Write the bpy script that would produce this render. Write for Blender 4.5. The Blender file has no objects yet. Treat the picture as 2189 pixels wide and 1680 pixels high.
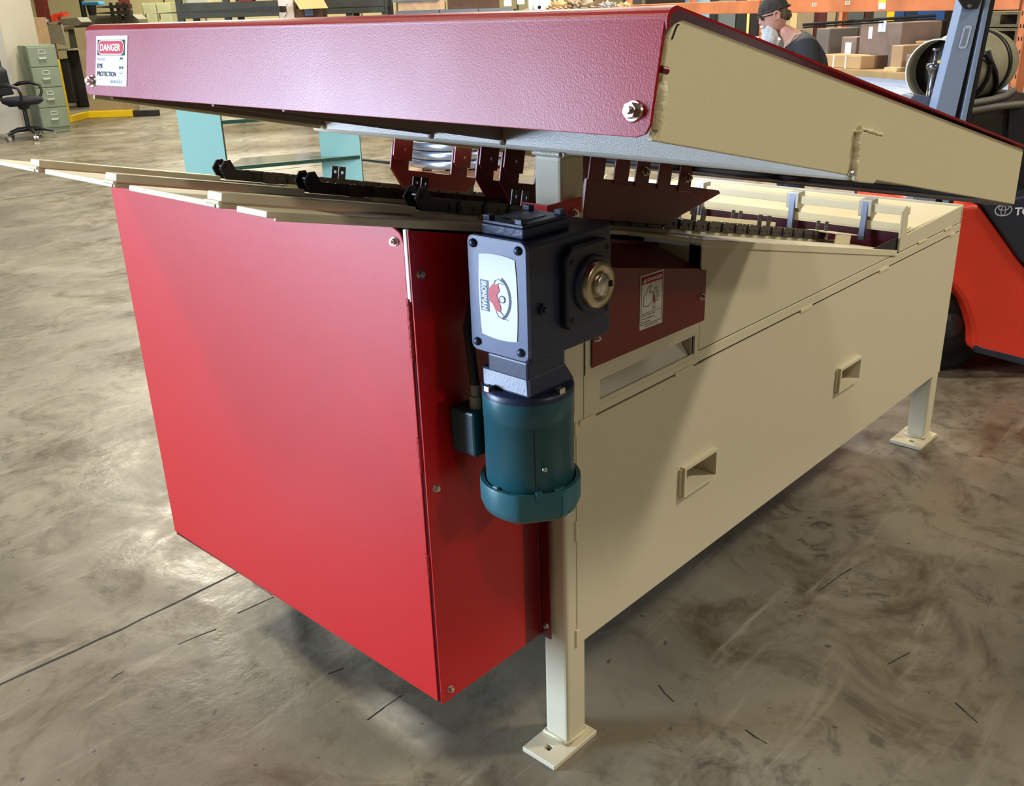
import bpy, bmesh, math, random
from mathutils import Vector, Matrix
from math import sin, cos, pi, atan, tan
random.seed(7)
SC = bpy.context.scene
COL = SC.collection
V = Vector

# ------------------------------------------------------------------ camera
FPX = 2030.0
CAM = V((-1.358, -1.130, 1.620))
def _unit(a): a = V(a); a.normalize(); return a
_Z = -_unit((1262-1094.5, 5883-840.0, FPX))
_X = _unit((3120-1094.5, -54-840.0, FPX)); _X -= _Z*_X.dot(_Z); _X.normalize()
_Y = _Z.cross(_X)
RW = Matrix((_X, _Y, _Z))                      # camera (x right, y down, z forward) -> world
cam_d = bpy.data.cameras.new('camera'); cam = bpy.data.objects.new('camera', cam_d); COL.objects.link(cam)
cam_d.sensor_fit = 'HORIZONTAL'; cam_d.sensor_width = 36.0; cam_d.lens = FPX/2189.0*36.0
cam_d.clip_start = .02; cam_d.clip_end = 200
_r = RW @ V((1,0,0)); _u = RW @ V((0,-1,0)); _b = RW @ V((0,0,-1))
M = Matrix(((_r.x,_u.x,_b.x,CAM.x),(_r.y,_u.y,_b.y,CAM.y),(_r.z,_u.z,_b.z,CAM.z),(0,0,0,1)))
cam.matrix_world = M
SC.camera = cam

# ------------------------------------------------------------------ view, world, light
SC.view_settings.view_transform = 'Standard'; SC.view_settings.look = 'None'
SC.view_settings.gamma = 1.0; SC.view_settings.use_curve_mapping = False
SC.view_settings.exposure = 0.0
w = bpy.data.worlds.new('hall_air'); SC.world = w; w.use_nodes = True
w.node_tree.nodes['Background'].inputs[0].default_value = (1.0, .93, .80, 1)
w.node_tree.nodes['Background'].inputs[1].default_value = 0.06

def area(name, loc, target, sx, sy, power, col):
    l = bpy.data.lights.new(name, 'AREA'); l.shape = 'RECTANGLE'; l.size = sx; l.size_y = sy
    l.energy = power; l.color = col
    o = bpy.data.objects.new(name, l); COL.objects.link(o); o.location = loc
    o.rotation_euler = (V(target)-V(loc)).to_track_quat('-Z', 'Y').to_euler()
    return o
# open dock door behind and left of the camera: cool daylight
area('dock_door_daylight', (-7.4, 7.6, 2.25), (-.5, .2, 1.3), 2.4, 3.9, 2500, (.58, .74, 1.0))
# high bay lamps of the hall, plus two added fill lamps
area('bay_and_fill_light', (4.8, -4.2, 6.5), (2.2, -1.0, 0), .7, .7, 340, (1.0, .92, .78))
area('bay_and_fill_light', (1.0, -11.0, 6.5), (1.0, -9.0, 0), .8, .8, 270, (1.0, .92, .78))  # unseen fill lamp, added to brighten the near side of the machine
area('bay_and_fill_light', (9.0, -9.0, 6.5), (8.0, -8.0, 0), .8, .8, 250, (1.0, .92, .78))  # second added fill, reaches the side panel under the hood
area('bay_and_fill_light', (-2.6, -3.4, 6.5), (-1.6, -1.4, 0), .7, .7, 110, (1.0, .92, .78))
area('bay_and_fill_light', (-2.6, 4.4, 6.5), (-2.6, 4.4, 0), .7, .7, 380, (1.0, .92, .76))
area('bay_and_fill_light', (4.8, 5.5, 6.5), (4.8, 5.5, 0), 1.0, 1.0, 330, (1.0, .92, .76))
area('bay_and_fill_light', (5.5, 13.0, 6.5), (5.5, 13.0, 0), 1.6, 1.6, 600, (1.0, .92, .74))
area('bay_and_fill_light', (12.5, 21.0, 6.5), (12.5, 21.0, 0), 3.0, 3.0, 1500, (1.0, .93, .74))
area('bay_and_fill_light', (9.0, 5.5, 6.5), (10.0, 5.0, 0.5), 1.4, 1.4, 900, (1.0, .94, .82))

# ------------------------------------------------------------------ pixel helpers (used to read real positions off the photograph)
FH = RW @ V((0,0,1)); FH.z = 0; FH.normalize()           # level forward direction
RT = V((FH.y, -FH.x, 0))                                  # level right direction
UP = V((0,0,1))
def ray(px, py): return RW @ V((px-1094.5, py-840.0, FPX))
def on(px, py, ax, val):
    r = ray(px, py); return CAM + r*((val-CAM[ax])/r[ax])
def at(px, py, dh):                                       # point dh metres ahead (level distance)
    r = ray(px, py); return CAM + r*(dh/r.dot(FH))
def flr(px, py): return on(px, py, 2, 0.0)

# ------------------------------------------------------------------ materials
def s2l(c): return tuple(((x/255.0)/12.92 if x/255.0 <= .04045 else ((x/255.0+.055)/1.055)**2.4) for x in c)
MATS = {}
def mat(name, rgb, rough=.5, metal=0.0, spec=.5, bump=0.0, bscale=200.0, var=0.0, vscale=6.0, var_rgb=None, coat=0.0, alpha=1.0, rvar=0.0):
    if name in MATS: return MATS[name]
    m = bpy.data.materials.new(name); m.use_nodes = True; nt = m.node_tree; N = nt.nodes; L = nt.links
    b = N['Principled BSDF']; c = (*s2l(rgb), 1)
    b.inputs['Base Color'].default_value = c; b.inputs['Roughness'].default_value = rough
    b.inputs['Metallic'].default_value = metal; b.inputs['Specular IOR Level'].default_value = spec
    b.inputs['Coat Weight'].default_value = coat; b.inputs['Coat Roughness'].default_value = .12
    b.inputs['Alpha'].default_value = alpha
    tc = N.new('ShaderNodeTexCoord')
    if var > 0:
        n = N.new('ShaderNodeTexNoise'); n.inputs['Scale'].default_value = vscale; n.inputs['Detail'].default_value = 5
        L.new(tc.outputs['Object'], n.inputs['Vector'])
        r = N.new('ShaderNodeMapRange'); r.inputs['From Min'].default_value = .3; r.inputs['From Max'].default_value = .7
        L.new(n.outputs['Fac'], r.inputs['Value'])
        mx = N.new('ShaderNodeMix'); mx.data_type = 'RGBA'
        mx.inputs[6].default_value = c
        v = var_rgb or tuple(max(0, x*(1-var)) for x in rgb)
        mx.inputs[7].default_value = (*s2l(v), 1)
        L.new(r.outputs[0], mx.inputs[0]); L.new(mx.outputs[2], b.inputs['Base Color'])
    if rvar > 0:
        n = N.new('ShaderNodeTexNoise'); n.inputs['Scale'].default_value = vscale*.6; n.inputs['Detail'].default_value = 4
        L.new(tc.outputs['Object'], n.inputs['Vector'])
        r = N.new('ShaderNodeMapRange'); r.inputs['From Min'].default_value = .3; r.inputs['From Max'].default_value = .7
        r.inputs['To Min'].default_value = rough; r.inputs['To Max'].default_value = rough+rvar
        L.new(n.outputs['Fac'], r.inputs['Value']); L.new(r.outputs[0], b.inputs['Roughness'])
    if bump > 0:
        n = N.new('ShaderNodeTexNoise'); n.inputs['Scale'].default_value = bscale; n.inputs['Detail'].default_value = 2
        L.new(tc.outputs['Object'], n.inputs['Vector'])
        bp = N.new('ShaderNodeBump'); bp.inputs['Strength'].default_value = bump; bp.inputs['Distance'].default_value = .002
        L.new(n.outputs['Fac'], bp.inputs['Height']); L.new(bp.outputs[0], b.inputs['Normal'])
    MATS[name] = m; return m
RED = mat('red_powder_coat', (182, 14, 14), .34, bump=.08, bscale=320, spec=.38)
HOODRED = mat('red_hood_paint', (132, 8, 15), .29, bump=.09, bscale=460, spec=.34, rvar=.10, vscale=5)
DKRED = mat("dark_red_paint", (108, 8, 12), .38, bump=.1, bscale=240)
CREAM = mat('cream_powder_coat', (206, 196, 166), .42, bump=.10, bscale=300)
CREAMB = mat('cream_bed_paint', (212, 202, 170), .30, bump=.05, bscale=200)
WELD = mat('cream_weld_bead', (214, 202, 164), .35, bump=.9, bscale=160)
RWELD = mat('red_weld_bead', (150, 14, 18), .35, bump=.9, bscale=160)
STEEL = mat('zinc_steel', (205, 200, 190), .28, metal=1.0)
BRASSY = mat('bare_ground_steel', (190, 176, 146), .30, metal=1.0, bump=.15, bscale=60)
BLACK = mat('black_oiled_steel', (30, 27, 24), .38, bump=.2, bscale=120)
CHAINM = mat('dark_chain_steel', (62, 55, 48), .42, spec=.5, bump=.2, bscale=150)
DARK = mat('dark_interior', (22, 18, 16), .8)
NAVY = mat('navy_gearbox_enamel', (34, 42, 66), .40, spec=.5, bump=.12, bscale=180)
TEAL = mat('teal_motor_enamel', (32, 84, 92), .36, spec=.5, bump=.06, bscale=150)
WHITE = mat('white_label', (226, 228, 236), .45, spec=.2)
OFFW = mat('pale_label', (214, 208, 196), .4)
INK = mat('black_ink', (18, 18, 24), .5, spec=.12)
REDINK = mat('red_ink', (176, 20, 30), .5, spec=.12)
BLUEINK = mat('slate_blue_ink', (70, 88, 110), .4)
SHIRTINK = mat('logo_red', (190, 60, 66), .4)

# ------------------------------------------------------------------ mesh builder
class MB:
    def __init__(s): s.v = []; s.f = []; s.m = []; s.sm = []
    def add(s, vs, fs, mi=0, smooth=False):
        o = len(s.v); s.v += [V(p) for p in vs]
        for f in fs: s.f.append([o+i for i in f]); s.m.append(mi); s.sm.append(smooth)
        return s
    def box(s, a, b, mi=0):
        (x0,y0,z0),(x1,y1,z1) = a, b
        x0,x1 = sorted((x0,x1)); y0,y1 = sorted((y0,y1)); z0,z1 = sorted((z0,z1))
        vs = [(x0,y0,z0),(x1,y0,z0),(x1,y1,z0),(x0,y1,z0),(x0,y0,z1),(x1,y0,z1),(x1,y1,z1),(x0,y1,z1)]
        return s.add(vs, [(0,3,2,1),(4,5,6,7),(0,1,5,4),(1,2,6,5),(2,3,7,6),(3,0,4,7)], mi)
    def obox(s, o, ex, ey, ez, mi=0):                 # oriented box: corner o and three edge vectors
        o, ex, ey, ez = V(o), V(ex), V(ey), V(ez)
        vs = [o, o+ex, o+ex+ey, o+ey, o+ez, o+ex+ez, o+ex+ey+ez, o+ey+ez]
        fs = [(0,3,2,1),(4,5,6,7),(0,1,5,4),(1,2,6,5),(2,3,7,6),(3,0,4,7)]
        if ex.cross(ey).dot(ez) < 0: fs = [tuple(reversed(f)) for f in fs]
        return s.add(vs, fs, mi)
    def prism(s, pts, vec, mi=0, mside=None):
        pts = [V(p) for p in pts]; vec = V(vec); n = len(pts)
        nrm = V((0,0,0))
        for i in range(n): nrm += pts[i].cross(pts[(i+1)%n])
        fs = [tuple(range(n)), tuple(n+i for i in reversed(range(n)))]
        sd = [(i, n+i, n+(i+1)%n, (i+1)%n) for i in range(n)]
        if nrm.dot(vec) > 0:
            fs = [tuple(reversed(f)) for f in fs]; sd = [tuple(reversed(f)) for f in sd]
        s.add(pts+[p+vec for p in pts], fs, mi)
        o = len(s.v)-2*n
        for f in sd: s.f.append([o+i for i in f]); s.m.append(mi if mside is None else mside); s.sm.append(False)
        return s
    def cyl(s, p0, p1, r0, r1=None, n=20, mi=0, caps=True, smooth=True, ph=0.0):
        p0, p1 = V(p0), V(p1); r1 = r0 if r1 is None else r1
        d = (p1-p0).normalized(); a = d.orthogonal().normalized(); b = d.cross(a)
        vs = [p0+(a*cos(2*pi*i/n+ph)+b*sin(2*pi*i/n+ph))*r0 for i in range(n)]+[p1+(a*cos(2*pi*i/n+ph)+b*sin(2*pi*i/n+ph))*r1 for i in range(n)]
        s.add(vs, [(i,(i+1)%n,n+(i+1)%n,n+i) for i in range(n)], mi, smooth)
        if caps: s.add(vs, [tuple(reversed(range(n))), tuple(n+i for i in range(n))], mi, False)
        return s
    def lathe(s, c, axis, prof, n=32, mi=0, smooth=True, ref=None):   # prof: (radius, height along axis)
        c, d = V(c), V(axis).normalized(); a = (V(ref) if ref else d.orthogonal()).normalized(); b = d.cross(a)
        vs = []
        for r, h in prof: vs += [c+d*h+(a*cos(2*pi*i/n)+b*sin(2*pi*i/n))*r for i in range(n)]
        fs = []
        for k in range(len(prof)-1):
            fs += [(k*n+i, k*n+(i+1)%n, (k+1)*n+(i+1)%n, (k+1)*n+i) for i in range(n)]
        s.add(vs, fs, mi, smooth)
        if prof[0] == prof[-1]: return s
        if prof[0][0] > 1e-5: s.add(vs[:n], [tuple(reversed(range(n)))], mi)
        if prof[-1][0] > 1e-5: s.add(vs[-n:], [tuple(range(n))], mi)
        return s
    def tube(s, pts, r, n=10, mi=0, closed=False):
        pts = [V(p) for p in pts]; m = len(pts); vs = []; pa = None
        rr = r if isinstance(r, (list, tuple)) else [r]*m
        for i, p in enumerate(pts):
            t = (pts[(i+1)%m]-pts[i-1]) if closed else (pts[min(i+1,m-1)]-pts[max(i-1,0)])
            t.normalize()
            if pa is None: pa = t.orthogonal().normalized()
            pa = (pa-t*pa.dot(t)).normalized(); pb = t.cross(pa)
            vs += [p+(pa*cos(2*pi*k/n)+pb*sin(2*pi*k/n))*rr[i] for k in range(n)]
        fs = [(i*n+k, i*n+(k+1)%n, ((i+1)%m)*n+(k+1)%n, ((i+1)%m)*n+k) for i in range(m if closed else m-1) for k in range(n)]
        s.add(vs, fs, mi, True)
        if not closed: s.add(vs, [tuple(reversed(range(n))), tuple((m-1)*n+k for k in range(n))], mi)
        return s
    def holed(s, O, eu, ev, en, u0, u1, v0, v1, holes, th, mi=0):     # flat plate with rectangular holes, th thick along en
        us = sorted({u0,u1}|{h[0] for h in holes}|{h[1] for h in holes}); vs = sorted({v0,v1}|{h[2] for h in holes}|{h[3] for h in holes})
        O, eu, ev, en = V(O), V(eu), V(ev), V(en)
        nu, nv = len(us), len(vs)
        P = [O+eu*a+ev*b for b in vs for a in us]; P2 = [p+en*th for p in P]; n = len(P)
        solid = {}
        for i in range(nu-1):
            for j in range(nv-1):
                cu, cv = (us[i]+us[i+1])/2, (vs[j]+vs[j+1])/2
                solid[i,j] = not any(h[0]<cu<h[1] and h[2]<cv<h[3] for h in holes)
        fs = []; flip = eu.cross(ev).dot(en) > 0
        def F(*a): fs.append(tuple(reversed(a)) if flip else tuple(a))
        for (i,j), ok in solid.items():
            if not ok: continue
            a, b, c, d = j*nu+i, j*nu+i+1, (j+1)*nu+i+1, (j+1)*nu+i
            F(a,b,c,d); F(n+d,n+c,n+b,n+a)
            if not solid.get((i,j-1)): F(a,n+a,n+b,b)
            if not solid.get((i,j+1)): F(c,n+c,n+d,d)
            if not solid.get((i-1,j)): F(d,n+d,n+a,a)
            if not solid.get((i+1,j)): F(b,n+b,n+c,c)
        return s.add(P+P2, fs, mi)
    def build(s, name, mats, parent=None, bevel=0.0, seg=2, subsurf=0):
        mats = mats if isinstance(mats, (list, tuple)) else [mats]
        off = root_loc(parent)
        me = bpy.data.meshes.new(name); me.from_pydata([tuple(p-off) for p in s.v], [], s.f)
        for m in mats: me.materials.append(m)
        for p, mi, sm in zip(me.polygons, s.m, s.sm): p.material_index = mi; p.use_smooth = sm
        me.validate(); me.update()
        o = bpy.data.objects.new(name, me); COL.objects.link(o)
        if parent is not None: o.parent = parent
        if bevel > 0:
            bm = bmesh.new(); bm.from_mesh(me); bmesh.ops.remove_doubles(bm, verts=bm.verts, dist=1e-6); bm.to_mesh(me); bm.free()
            b = o.modifiers.new('bevel', 'BEVEL'); b.width = bevel; b.segments = seg; b.limit_method = 'ANGLE'; b.angle_limit = .6
            b.harden_normals = False
        if subsurf:
            q = o.modifiers.new('sub', 'SUBSURF'); q.levels = q.render_levels = subsurf
        return o
def root_loc(p):
    q = V((0,0,0))
    while p is not None: q += p.location; p = p.parent
    return q
def thing(name, label, cat, loc, group=None):
    o = bpy.data.objects.new(name, None); COL.objects.link(o); o.location = V(loc); o.empty_display_size = .1
    o['label'] = label; o['category'] = cat
    if group: o['group'] = group
    return o
def tag(o, label, cat, group=None):
    o['label'] = label; o['category'] = cat
    if group: o['group'] = group
    return o
def struct(o): o['kind'] = 'structure'; return o
def stuff(o, label=None, cat=None):
    o['kind'] = 'stuff'
    if label: o['label'] = label; o['category'] = cat
    return o
_font_cache = {}
def text_geo(s, weight=0.0):
    k = (s, weight)
    if k in _font_cache: return _font_cache[k]
    c = bpy.data.curves.new('t', 'FONT'); c.body = s; c.size = 1.0; c.offset = weight; c.resolution_u = 3
    o = bpy.data.objects.new('t', c); COL.objects.link(o)
    dg = bpy.context.evaluated_depsgraph_get(); dg.update()
    me = bpy.data.meshes.new_from_object(o.evaluated_get(dg))
    vs = [v.co.copy() for v in me.vertices]; fs = [tuple(p.vertices) for p in me.polygons]
    bpy.data.objects.remove(o); bpy.data.curves.remove(c); bpy.data.meshes.remove(me)
    x0 = min(v.x for v in vs); x1 = max(v.x for v in vs); y0 = min(v.y for v in vs); y1 = max(v.y for v in vs)
    _font_cache[k] = ([((v.x-x0)/(x1-x0), (v.y-y0)/(y1-y0)) for v in vs], fs)
    return _font_cache[k]
def text(mb, s, O, eu, ev, u0, u1, v0, v1, mi=0, weight=.02, lift=.0006):   # fits the words to a rectangle of the plane O,eu,ev
    g, fs = text_geo(s, weight); O, eu, ev = V(O), V(eu), V(ev); n = eu.cross(ev).normalized()*lift
    mb.add([O+eu*(u0+a*(u1-u0))+ev*(v0+b*(v1-v0))+n for a, b in g], fs, mi)
def patch(mb, pts, O, eu, ev, mi=0, lift=.0004):                           # flat printed polygon
    O, eu, ev = V(O), V(eu), V(ev); n = eu.cross(ev).normalized()*lift
    P = [O+eu*a+ev*b+n for a, b in pts]
    ar = sum(pts[i][0]*pts[(i+1)%len(pts)][1]-pts[(i+1)%len(pts)][0]*pts[i][1] for i in range(len(pts)))
    f = tuple(range(len(P))); mb.add(P, [f if ar > 0 else tuple(reversed(f))], mi)
def stroke(mb, pts, wd, O, eu, ev, mi=0, lift=.0007, closed=False):
    m = len(pts); O, eu, ev = V(O), V(eu), V(ev); n = eu.cross(ev).normalized()*lift
    for i in range(m if closed else m-1):
        a, b = V((*pts[i],0)), V((*pts[(i+1)%m],0)); d = b-a
        if d.length < 1e-9: continue
        d.normalize(); q = V((-d.y, d.x, 0))*wd/2; a = a-d*wd*.3; b = b+d*wd*.3
        mb.add([O+eu*p.x+ev*p.y+n for p in (a-q, b-q, b+q, a+q)], [(0,1,2,3)], mi)
def ellipse(cx, cy, rx, ry, n=28): return [(cx+rx*cos(2*pi*i/n), cy+ry*sin(2*pi*i/n)) for i in range(n)]
def rrect(x0, x1, y0, y1, r, n=5):
    P = []
    for cx, cy, a in ((x1-r,y1-r,0),(x0+r,y1-r,90),(x0+r,y0+r,180),(x1-r,y0+r,270)):
        for k in range(n+1):
            t = math.radians(a+90*k/n); P.append((cx+r*cos(t), cy+r*sin(t)))
    return P
def bolt(p, d, parent, r=.008, name='bolt', m=None, flange=True):
    p, d = V(p), V(d).normalized(); b = MB()
    if flange: b.cyl(p, p+d*r*.35, r*1.35, r*1.2, 18)
    b.cyl(p+d*r*.3, p+d*r*1.15, r, r*.95, 6, smooth=False)
    b.cyl(p+d*r*1.1, p+d*r*1.6, r*.5, r*.45, 12)
    return b.build(name, m or STEEL, parent)

# ------------------------------------------------------------------ FLOOR and walls
def concrete():
    m = bpy.data.materials.new('worn_sealed_concrete'); m.use_nodes = True; nt = m.node_tree; N = nt.nodes; L = nt.links
    b = N['Principled BSDF']; tc = N.new('ShaderNodeTexCoord')
    def noise(sc, det, rough=.6, dist=0.0, vec=None):
        n = N.new('ShaderNodeTexNoise'); n.inputs['Scale'].default_value = sc; n.inputs['Detail'].default_value = det
        n.inputs['Roughness'].default_value = rough; n.inputs['Distortion'].default_value = dist
        L.new(vec or tc.outputs['Object'], n.inputs['Vector']); return n.outputs['Fac']
    def rng(x, a, b_, c=0.0, d=1.0):
        r = N.new('ShaderNodeMapRange'); r.inputs['From Min'].default_value = a; r.inputs['From Max'].default_value = b_
        r.inputs['To Min'].default_value = c; r.inputs['To Max'].default_value = d; L.new(x, r.inputs['Value']); return r.outputs[0]
    def mix(f, a, b_):
        x = N.new('ShaderNodeMix'); x.data_type = 'RGBA'
        if isinstance(f, float): x.inputs[0].default_value = f
        else: L.new(f, x.inputs[0])
        for i, q in ((6, a), (7, b_)):
            if isinstance(q, tuple): x.inputs[i].default_value = (*s2l(q), 1)
            else: L.new(q, x.inputs[i])
        return x.outputs[2]
    c = mix(rng(noise(.9, 6, .62, .6), .36, .64), (100, 93, 78), (138, 129, 108))
    c = mix(rng(noise(2.6, 8, .7, 1.2), .50, .68), c, (80, 68, 49))
    mm = N.new('ShaderNodeMath'); mm.operation = 'MULTIPLY'
    L.new(rng(noise(9, 6, .75, 1.0), .52, .66), mm.inputs[0]); L.new(rng(noise(1.3, 4, .6, .5), .45, .62), mm.inputs[1])
    c = mix(mm.outputs[0], c, (70, 64, 54))
    mp = N.new('ShaderNodeMapping'); mp.inputs['Rotation'].default_value = (0,0,.7); mp.inputs['Scale'].default_value = (1.0, 9.0, 1)
    L.new(tc.outputs['Object'], mp.inputs['Vector'])
    m2 = N.new('ShaderNodeMath'); m2.operation = 'MULTIPLY'; m2.inputs[1].default_value = .55
    L.new(rng(noise(1.6, 7, .7, .8, mp.outputs[0]), .56, .74), m2.inputs[0])
    c = mix(m2.outputs[0], c, (162, 153, 132))
    m3 = N.new('ShaderNodeMath'); m3.operation = 'MULTIPLY'; m3.inputs[1].default_value = .85
    sp = rng(noise(26, 3, .5, 0), .69, .74); L.new(sp, m3.inputs[0])
    c = mix(m3.outputs[0], c, (56, 50, 42))
    L.new(c, b.inputs['Base Color'])
    L.new(rng(noise(2.2, 6, .7, 1.0), .35, .68, .22, .55), b.inputs['Roughness'])
    b.inputs['Specular IOR Level'].default_value = .5
    bp = N.new('ShaderNodeBump'); bp.inputs['Strength'].default_value = .18; bp.inputs['Distance'].default_value = .01
    L.new(noise(14, 5, .6), bp.inputs['Height']); L.new(bp.outputs[0], b.inputs['Normal'])
    return m
fb = MB(); fb.add([(-30,-25,0),(60,-25,0),(60,60,0),(-30,60,0)], [(0,1,2,3)])
struct(fb.build('floor', concrete()))
CRACK = mat('floor_crack_dark', (26, 24, 20), .8)
def crack(name, pts, wd, label, jit=.0):
    b = MB(); P = []
    for i in range(len(pts)-1):
        a, c = V((*pts[i],0)), V((*pts[i+1],0)); n = max(2, int((c-a).length/.06))
        for k in range(n): P.append(a.lerp(c, k/n)+V((random.uniform(-jit,jit), random.uniform(-jit,jit), 0)))
    P.append(V((*pts[-1],0)))
    for a, c in zip(P, P[1:]):
        d = (c-a).normalized(); q = V((-d.y,d.x,0))*wd*random.uniform(.4,.75)
        b.add([p+V((0,0,.0006)) for p in (a-q, c-q, c+q, a+q)], [(0,1,2,3)])
    return struct(b.build(name, CRACK))
def fl2(px, py): p = flr(px, py); return (p.x, p.y)
crack('trim_1', [fl2(-150,1532), fl2(0,1463), fl2(260,1345), fl2(510,1222)], .007, '', .002)
crack('trim_2', [(-4,9.6), fl2(0,428), fl2(200,401), fl2(780,344), (9,7.0)], .022, '', .004)
for i, c in enumerate([[(380,1378),(462,1345)], [(508,1310),(585,1276)], [(785,1538),(860,1486)], [(700,1440),(735,1428)], [(1750,1265),(1820,1215)],
                       [(1895,1420),(1945,1395)], [(2040,1500),(2090,1545)], [(1405,1465),(1440,1500)], [(240,1450),(265,1435)], [(1590,1560),(1640,1590)]]):
    crack('trim_%d' % (i+3), [fl2(*p) for p in c], .0028, '', .003)

# ------------------------------------------------------------------ THE MACHINE (machine frame: x along its length, y across, near side at y = 0)
SL = .218; AL = atan(SL); SD = V((cos(AL),0,-sin(AL))); SN = V((sin(AL),0,cos(AL)))
W = 1.20
def bedp(x, y, h=0.0): return V((x, y, 1.2335-SL*x)) + SN*h
machine = thing('chain_feeder_machine', 'large cream and red steel chain feeder machine with sloped hood standing on the concrete floor', 'machine', (1.1, .6, 0))
PX0, PX1 = .036, 2.262
# legs
def leg(x, y, z1, nm='leg', plx=(-.074,.084), ply=(-.021,.078)):
    b = MB(); b.box((x,y,.012),(x+.069,y+.069,z1))
    o = b.build(nm, CREAM, machine, bevel=.009, seg=3)
    p = MB(); p.holed((x,y,.0), (1,0,0), (0,1,0), (0,0,1), plx[0], plx[1], ply[0], ply[1], [(plx[0]+.031,plx[0]+.047,.022,.038)], .013)
    p.build('foot_plate', CREAM, o, bevel=.0015, seg=1)
    q = MB(); q.tube([(x-.001,y-.001,.016),(x+.07,y-.001,.016),(x+.07,y+.07,.016),(x-.001,y+.07,.016)], .0055, 8, closed=True)
    q.build('weld_bead', WELD, o)
    return o
leg(0, 0, 1.372)
leg(2.196, 0, .82, plx=(-.084,.088), ply=(-.021,.10)); leg(0, W-.069, .82); leg(2.196, W-.069, .82)
# lower side panel with the two lifting-tube openings
TUB = [(.440,.592,.492,.571), (1.305,1.455,.495,.573)]
b = MB(); b.holed((0,-.002,0), (1,0,0), (0,0,1), (0,1,0), PX0, PX1, .278, .822, TUB, .005)
b.build('side_panel', CREAM, machine)
b = MB(); b.box((.069,.012,.30),(2.19,.014,.84))
b.holed((0,.010,0),(1,0,0),(0,0,1),(0,1,0),.07,2.195,.28,.85,[(h[0]-.004,h[1]+.004,h[2]-.004,h[3]+.004) for h in TUB]+[(.11,.49,.838,.905)],.002)
b.v = b.v[8:]; b.f = [[i-8 for i in f] for f in b.f[6:]]; b.m = b.m[6:]; b.sm = b.sm[6:]
b.build('gap_shade_sheet', DARK, machine)  # dark sheet added so the panel gaps read as shaded inside
for h in TUB:                                         # lifting tubes through the frame
    t = MB(); th = .008; x0, x1, z0, z1 = h[0]-.001, h[1]+.001, h[2]-.001, h[3]+.001
    t.box((x0,-.016,z0),(x1,W-.02,z0+th)); t.box((x0,-.016,z1-th),(x1,W-.02,z1)); t.box((x0,-.016,z0+th),(x0+th,W-.02,z1-th)); t.box((x1-th,-.016,z0+th),(x1,W-.02,z1-th))
    o = t.build('lifting_tube', CREAMB, machine)
    q = MB(); q.tube([(x0-.003,-.004,z0+.004),(x0-.003,-.004,z1-.004)], .005, 8); q.tube([(x0+.01,-.004,z0-.003),(x0+.06,-.004,z0-.003)], .0035, 6)
    q.build('weld_bead', WELD, o)
# weld stitches bridging the seam, cut line between lower panel and rail
q = MB()
for xa, xb in ((.045,.10),(.40,.475),(1.02,1.09),(1.55,1.62),(2.16,2.21)): q.box((xa,-.0045,.818),(xb,.003,.830))
for za, zb in ((.275,.32),(.55,.60),(.80,.83)): q.box((.030,-.0045,za),(.040,.003,zb))
q.build('stitch_weld', WELD, machine, bevel=.002)
q = MB(); q.box((.064,.0,.826),(2.262,.006,.8535)); q.build('side_rail', CREAM, machine, bevel=.0015, seg=1)
# panel above the seam near the gearbox, with the long outfeed slot
b = MB(); b.holed((0,-.001,0), (1,0,0), (0,0,1), (0,1,0), .063, .50, .8265, 1.0, [(.116,.482,.843,.900)], .005); b.build('slot_panel', CREAM, machine)
b = MB(); b.box((.0635,-.0018,.925),(.0665,0,1.01)); b.build('cut_line', DARK, machine)
# sloped outfeed chute seen through the slot
b = MB(); b.prism([(.12,.006,.842),(.475,.006,.842),(.475,.060,.915),(.12,.060,.915)], (0,0,-.004)); 
b.prism([(.476,.006,.842),(.476,.24,.842),(.476,.24,.97),(.476,.006,.905)], (.004,0,0)); b.build('outfeed_chute', mat('satin_chute_paint', (196,186,164), .45), machine)
# triangular upper panel
b = MB(); b.prism([(.497,-.001,.857),(1.665,-.001,.857),(1.665,-.001,.863),(.497,-.001,1.2335-SL*.497-.014)], (0,.005,0)); b.build('upper_side_panel', CREAM, machine, bevel=.0015, seg=1)
b = MB(); b.prism([(.497,.004,1.0),(.497,.004,1.112),(.497,.16,1.112),(.497,.16,1.0)], (.005,0,0)); b.prism([(.497,.004,.86),(.502,.004,.86),(.502,.004,1.11),(.497,.004,1.11)], (0,.03,0)); b.build('gusset', CREAM, machine)
b = MB(); b.prism([(.07,.16,.85),(1.60,.16,.85),(1.60,.16,.862),(.07,.16,1.17)], (0,.005,0)); b.build('inner_plate', DKRED, machine)
# magazine end box at the far right
pts = [(1.697,0,.857),(1.697,0,.99)]+[(1.718+.021*cos(t),0,.986+.018*sin(t)) for t in (2.6,2.0,1.57,1.1,.5)]+[(1.742,0,.98),(1.746,0,.915),(1.752,0,.906),(2.255,0,.918),(2.255,0,.857)]
b = MB(); b.prism(pts, (0,.008,0)); b.build('magazine_end_plate', CREAM, machine, bevel=.0015, seg=1)
b = MB(); b.prism([(x,W-.01,z) for x,_,z in pts], (0,.008,0)); b.build('magazine_end_plate', CREAM, machine, bevel=.0015, seg=1)
q = MB()
for xa, xb in ((1.86,1.93),(2.10,2.17)): q.obox((xa,-.003,.851), (xb-xa,0,0), (0,.004,0), (0,0,.009))
q.build('stitch_weld', WELD, machine, bevel=.002)
b = MB(); b.box((1.752,.008,.908),(2.255,W-.012,.913)); b.box((1.752,.008,.9135),(1.757,W-.012,.936)); b.box((1.757,.008,.9135),(1.80,W-.012,.922)); b.build('magazine_top_plate', mat('magazine_cream', (226,212,172), .35), machine)
b = MB(); b.box((2.262,.0,.28),(2.267,W,.92)); b.build('end_panel', CREAM, machine)
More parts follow.
